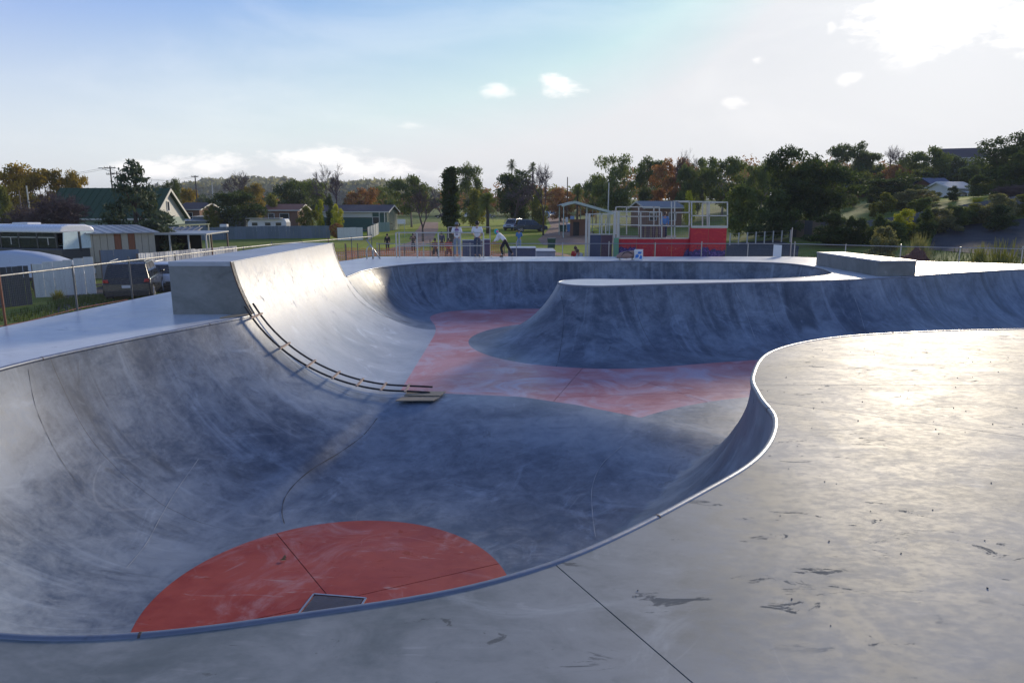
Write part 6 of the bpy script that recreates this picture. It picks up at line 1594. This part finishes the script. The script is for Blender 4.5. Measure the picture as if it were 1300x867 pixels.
def person(label, loc, rz, h=1.75, shirt=None, trousers=None, hair=None, shoes=None, cap=None, hood=None, pose=None, sleeve=.55, print_=None, group=None, kid=1.0):
    """local +y is the way the body faces"""
    P = dict(pel=(0, 0, .95), waist=(0, 0, 1.08), chest=(0, .01, 1.30), neck=(0, 0, 1.47), head=(0, .015, 1.58), crown=(0, .01, 1.69),
             shL=(-.185, 0, 1.41), elL=(-.235, -.01, 1.13), wrL=(-.235, .07, .90), shR=(.185, 0, 1.41), elR=(.235, -.01, 1.13), wrR=(.235, .07, .90),
             hiL=(-.095, 0, .92), knL=(-.10, .02, .50), anL=(-.105, -.01, .09), toL=(-.125, .15, .035), hiR=(.095, 0, .92), knR=(.10, .02, .50), anR=(.105, -.01, .09), toR=(.125, .15, .035))
    P.update(pose or {}); P = {k: Vector(v) for k, v in P.items()}
    t = thing('person', label, 'person', loc, rz, group); k = h / 1.75; t.scale = (k, k, k)
    V = []; E = []; Rd = []; ix = {}
    def add(n, v, r, par=None):
        ix[n] = len(V); V.append(tuple(v)); Rd.append(r)
        if par is not None: E.append((ix[par], ix[n]))
    add('pel', P['pel'], (.12, .09)); add('waist', P['waist'], (.12, .085), 'pel'); add('chest', P['chest'], (.145, .10), 'waist'); add('neck', P['neck'], .05, 'chest')
    add('jaw', P['neck'].lerp(P['head'], .6), .06, 'neck'); add('head', P['head'], .088, 'jaw'); add('crown', P['crown'], .07, 'head')
    for s in 'LR':
        sg = -1 if s == 'L' else 1
        add('sh' + s, P['sh' + s], .055, 'chest'); add('el' + s, P['el' + s], .040, 'sh' + s); add('wr' + s, P['wr' + s], .026, 'el' + s)
        d = (P['wr' + s] - P['el' + s]).normalized(); side = d.orthogonal().normalized(); palm = P['wr' + s] + d * .07
        add('pa' + s, palm, (.034, .02), 'wr' + s)
        for i in range(4):
            o_ = side * (.024 - .016 * i); L_ = (.06, .07, .068, .052)[i]
            add('f%s%d' % (s, i), palm + d * .035 + o_, .0095, 'pa' + s); add('g%s%d' % (s, i), palm + d * (.035 + L_ * .6) + o_ + d.cross(side) * .012 * sg, .008, 'f%s%d' % (s, i)); add('h%s%d' % (s, i), palm + d * (.035 + L_) + o_ + d.cross(side) * .03 * sg, .0065, 'g%s%d' % (s, i))
        add('t1' + s, palm - d * .02 + side * .04, .0105, 'pa' + s); add('t2' + s, palm + d * .03 + side * .058, .0085, 't1' + s)
        add('hi' + s, P['hi' + s], .085, 'pel'); add('kn' + s, P['kn' + s], .056, 'hi' + s); add('an' + s, P['an' + s], .038, 'kn' + s); add('to' + s, P['to' + s], .035, 'an' + s)
    body = skin('body', V, E, Rd, SKIN, t, 2)
    f = (P['crown'] - P['neck']).normalized(); fwd = Vector((0, 1, 0)); fwd = (fwd - f * fwd.dot(f)).normalized(); rt = fwd.cross(f)
    hc = P['head']
    fm = MB(); fm.ball(tuple(hc + fwd * .095 - f * .012), (.014, .02, .022), 8, 6)
    for s in (-1, 1): fm.ball(tuple(hc + rt * s * .088), (.012, .024, .032), 8, 6)
    fm.build('nose_and_ears', SKIN, body, smooth=True)
    em = MB()
    for s in (-1, 1): em.ball(tuple(hc + rt * s * .032 + fwd * .084 + f * .014), .011, 8, 6)
    em.ball(tuple(hc + fwd * .085 - f * .052), (.024, .008, .005), 8, 5); em.build('eyes_and_mouth', M_DARK, body)
    hm = MB(); hcn = hc + f * .035 - fwd * .012
    if hood:
        hm.ball(tuple(hc + f * .01 - fwd * .015), (.118, .125, .15), 12, 9); hm.build('hood', hood, t, smooth=True)
    elif cap:
        hm.ball(tuple(hcn + f * .035), (.104, .112, .085), 12, 8); cpo = hm.build('cap', cap, t, smooth=True); MB().ball(tuple(hcn + fwd * .13 + f * .015), (.07, .07, .012), 10, 5).build('peak', cap, cpo)
        MB().ball(tuple(hc - fwd * .035 - f * .0), (.094, .085, .07), 10, 7).build('hair', hair, t, smooth=True)
    else:
        hm.ball(tuple(hcn + f * .012), (.103, .112, .112), 14, 10, .06); hm.build('hair', hair, t, smooth=True)
    # shirt follows torso and upper arms
    V = []; E = []; Rd = []; ix = {}
    add('pel', P['pel'].lerp(P['waist'], -.35 if print_ != 'tuck' else .2), (.155, .12)); add('w', P['waist'], (.145, .115), 'pel'); add('c', P['chest'], (.172, .125), 'w'); add('n', P['chest'].lerp(P['neck'], .72), (.10, .08), 'c')
    for s in 'LR':
        add('s' + s, P['sh' + s], .075, 'c'); add('e' + s, P['sh' + s].lerp(P['el' + s], min(1, sleeve * 1.6)), .064, 's' + s)
        if sleeve > .7: add('w' + s, P['el' + s].lerp(P['wr' + s], .92), .046, 'e' + s)
    so = skin('shirt', V, E, Rd, shirt, t, 2)
    if print_ and print_ != 'tuck':
        q = MB()
        for (a, b_, w, hgt) in ((0, .08, .20, .10), (0, -.05, .18, .08), (0, -.15, .12, .05)): q.box((a, P['chest'].y - .126, P['chest'].z + b_ - .03), (w, .012, hgt))
        q.build('back_print', print_, so, bevel=.004)
    V = []; E = []; Rd = []; ix = {}
    add('p', P['pel'], (.145, .112)); add('b', P['pel'].lerp(P['waist'], .5), (.138, .108), 'p')
    for s in 'LR': add('h' + s, P['hi' + s], .10, 'p'); add('k' + s, P['kn' + s], .076, 'h' + s); add('a' + s, P['kn' + s].lerp(P['an' + s], .94), .064, 'k' + s)
    skin('trousers', V, E, Rd, trousers, t, 2)
    for s in 'LR':
        a, b_ = P['an' + s], P['to' + s]; d = b_ - a; d.z = 0
        skin('shoe', [tuple(a + Vector((0, -.03, -.035))), tuple(a.lerp(b_, .55) + Vector((0, 0, -.01))), tuple(b_ + d * .25 + Vector((0, 0, .0)))], [(0, 1), (1, 2)], [.052, .046, .038], shoes or M_TRIM, t, 1)
    return t
C_WHITE = cloth('white', (0.72, 0.72, 0.74)); C_JEAN = cloth('jean', (0.22, 0.27, 0.36)); C_DJEAN = cloth('darkjean', (0.03, 0.05, 0.10)); C_BLACK = cloth('black', (0.018, 0.018, 0.022))
C_BLUE = cloth('blue', (0.08, 0.22, 0.5)); C_RED = cloth('red', (0.45, 0.04, 0.04)); C_TEAL = cloth('teal', (0.05, 0.42, 0.42)); C_PINK = cloth('pink', (0.75, 0.12, 0.35)); C_PURP = cloth('purple', (0.2, 0.12, 0.28)); C_GREY = cloth('grey', (0.2, 0.21, 0.23))
HB = paint('hair_black', (0.015, 0.012, 0.01), .6); HBR = paint('hair_brown', (0.07, 0.045, 0.03), .6)
armsfwd = dict(elL=(-.24, .02, 1.15), wrL=(-.13, .20, 1.18), elR=(.24, .02, 1.15), wrR=(.13, .20, 1.18))
def at(px, row, y): p = W(px, row, y); return (p.x, y, p.z)
def stand(px, y, z): return (W(px, 267, y).x, y, z)
person('man in grey cap and white shirt with purple back print, facing away at the rail', stand(579.5, 34.45, 0), R(3), 1.74, C_WHITE, C_JEAN, HBR, M_OFFW, cap=C_GREY, print_=C_PURP, pose=armsfwd)
person('black haired man in long white shirt and dark jeans, facing away at the rail', stand(605.5, 34.45, 0), R(-4), 1.80, C_WHITE, C_DJEAN, HB, M_TRIM, pose=dict(elL=(-.25, .0, 1.14), wrL=(-.17, .16, 1.05), elR=(.25, 0, 1.14), wrR=(.17, .16, 1.05)))
pk = person('bending person in a teal and pink hood, white top and black trousers', stand(638.5, 34.35, 0), R(75), 1.62, C_WHITE, C_BLACK, HBR, M_TRIM, hood=C_TEAL, sleeve=1.0,
       pose=dict(pel=(0, -.12, .86), waist=(0, -.02, .99), chest=(0, .16, 1.15), neck=(0, .30, 1.26), head=(0, .38, 1.34), crown=(0, .43, 1.44), shL=(-.18, .22, 1.22), shR=(.18, .22, 1.22), elL=(-.24, .3, .98), wrL=(-.2, .46, .84), elR=(.24, .28, .98), wrR=(.2, .44, .84),
                 hiL=(-.09, -.12, .84), knL=(-.1, .08, .48), anL=(-.1, -.02, .09), toL=(-.11, .13, .035), hiR=(.09, -.12, .84), knR=(.1, -.28, .5), anR=(.1, -.52, .16), toR=(.1, -.42, .05)))
MB().ball((0, .33, 1.36), (.122, .08, .1), 10, 8).build('hood_patch', C_PINK, pk, smooth=True)
sk = thing('skateboard', 'skateboard tilted under the foot of the bending person', 'skateboard', (W(630, 328, 34.3).x, 34.3, 0), R(0))
MB().bar((-.36, 0, .08), (.40, 0, .24), .2, .015).build('board', M_TIMB, sk)
for x, z in ((-.24, .045), (.26, .15)):
    MB().box((x, 0, z + .015), (.05, .12, .03)).build('truck', M_STEEL, sk)
    for sy in (-1, 1): MB().tube([(x, sy * .07, z - .012), (x, sy * .1, z - .012)], .03, 10).build('wheel', M_OFFW, sk)
person('person in blue top and pale jeans standing on the grass behind the dark blue box', stand(659, 54.5, -.83), R(-10), 1.7, C_BLUE, cloth('palejean', (.25, .35, .5)), HBR, M_TRIM, cap=C_GREY, sleeve=.9, pose=armsfwd)
md = thing('low_mound', 'low grassy rise under the person in blue behind the dark blue box', 'mound', (W(659, 267, 54.5).x, 54.5, Gz(0, 54.5)))
MB().ball((0, 0, -.25), (4.5, 3.2, 1.12), 20, 12, .02).build('turf', M_GRASS, md, smooth=True)
person('person all in black standing alone left of the rail on the dirt path', stand(490.5, 58, bank_z(-10.6, 58) + .02), R(170), 1.6, C_BLACK, C_BLACK, HB, M_TRIM, sleeve=.9)
person('person in brown and black standing behind the left part of the rail', stand(523.5, 57, bank_z(-8.3, 57) + .02), R(185), 1.62, cloth('brown', (.07, .05, .04)), C_BLACK, HBR, M_TRIM, sleeve=.9, pose=dict(elL=(-.3, 0, 1.2), wrL=(-.16, .12, 1.3), elR=(.3, 0, 1.2), wrR=(.16, .12, 1.3)))
person('person in a dark blue jacket behind the rail left of the man in grey cap', stand(560, 52, bank_z(-5.4, 52) + .02), R(20), 1.62, cloth('navy', (.03, .04, .09)), C_BLACK, HB, M_TRIM, sleeve=.9)
sit = dict(pel=(0, 0, .42), waist=(0, .03, .55), chest=(0, .06, .78), neck=(0, .08, .95), head=(0, .1, 1.06), crown=(0, .1, 1.17), shL=(-.18, .06, .89), shR=(.18, .06, .89), elL=(-.22, .16, .65), wrL=(-.14, .32, .6), elR=(.22, .16, .65), wrR=(.14, .32, .6), hiL=(-.1, .02, .4), knL=(-.13, .42, .46), anL=(-.12, .45, .08), toL=(-.13, .6, .035), hiR=(.1, .02, .4), knR=(.13, .42, .46), anR=(.12, .45, .08), toR=(.13, .6, .035))
for (px, lab, sh, tr) in ((551.5, 'person in black sitting low behind the rail on the apron edge', C_BLACK, C_BLACK), (568.5, 'person in red sitting low behind the rail beside the dark jacket', C_RED, C_DJEAN)):
    q = stand(px, 46.2, bank_z(-5, 46.2) + .01); person(lab, q, R(190), 1.72, sh, tr, HB, M_TRIM, sleeve=.9, pose=sit)
    sb = thing('stool', 'small timber seat under the %s person behind the rail' % ('black clad' if px < 560 else 'red clad'), 'seat', q, R(190)); MB().box((0, -.05, .3), (.5, .3, .06)).build('seat', M_TIMB, sb)
    for s in (-1, 1): MB().box((s * .2, -.05, .135), (.06, .26, .27)).build('leg', M_TIMB, sb)
person('child in a red and white top near the thick cage posts', stand(731.5, 37.4, -1.25), R(200), 1.66, C_RED, C_BLACK, HBR, M_TRIM)
person('child in a pale grey top bending beside the one in red', stand(739, 37.0, -1.25), R(120), 1.62, cloth('palegrey', (.45, .47, .5)), C_BLACK, HBR, M_TRIM, sleeve=.9, pose=dict(chest=(0, .1, 1.27), neck=(0, .2, 1.4), head=(0, .27, 1.48), crown=(0, .3, 1.58), shL=(-.18, .12, 1.36), shR=(.18, .12, 1.36), elL=(-.22, .2, 1.1), wrL=(-.16, .36, .98), elR=(.22, .2, 1.1), wrR=(.16, .36, .98)))
pz = W(786, 304, 37.6).z - .05
person('person in dark top and blue jacket standing up in the wire cage', stand(844.5, 39.3, pz), R(170), 1.52, C_BLUE, C_DJEAN, HBR, M_TRIM, sleeve=.9)

# ------------------------------------------------------------------ air between here and the far ridge
hz_m = bpy.data.materials.new('haze'); hz_m.use_nodes = True; hn = hz_m.node_tree.nodes; hn.clear()
ho = hn.new('ShaderNodeOutputMaterial'); hv = hn.new('ShaderNodeVolumePrincipled'); hz_m.node_tree.links.new(hv.outputs[0], ho.inputs['Volume'])
hv.inputs['Color'].default_value = (0.82, 0.88, 1.0, 1); hv.inputs['Density'].default_value = 0.0003; hv.inputs['Anisotropy'].default_value = 0.0
hb = MB().box((0, 900, 32.5), (3900, 2300, 75)).build('haze', hz_m); tag(hb, kind='stuff', label='pale even haze that fades the far ridge')
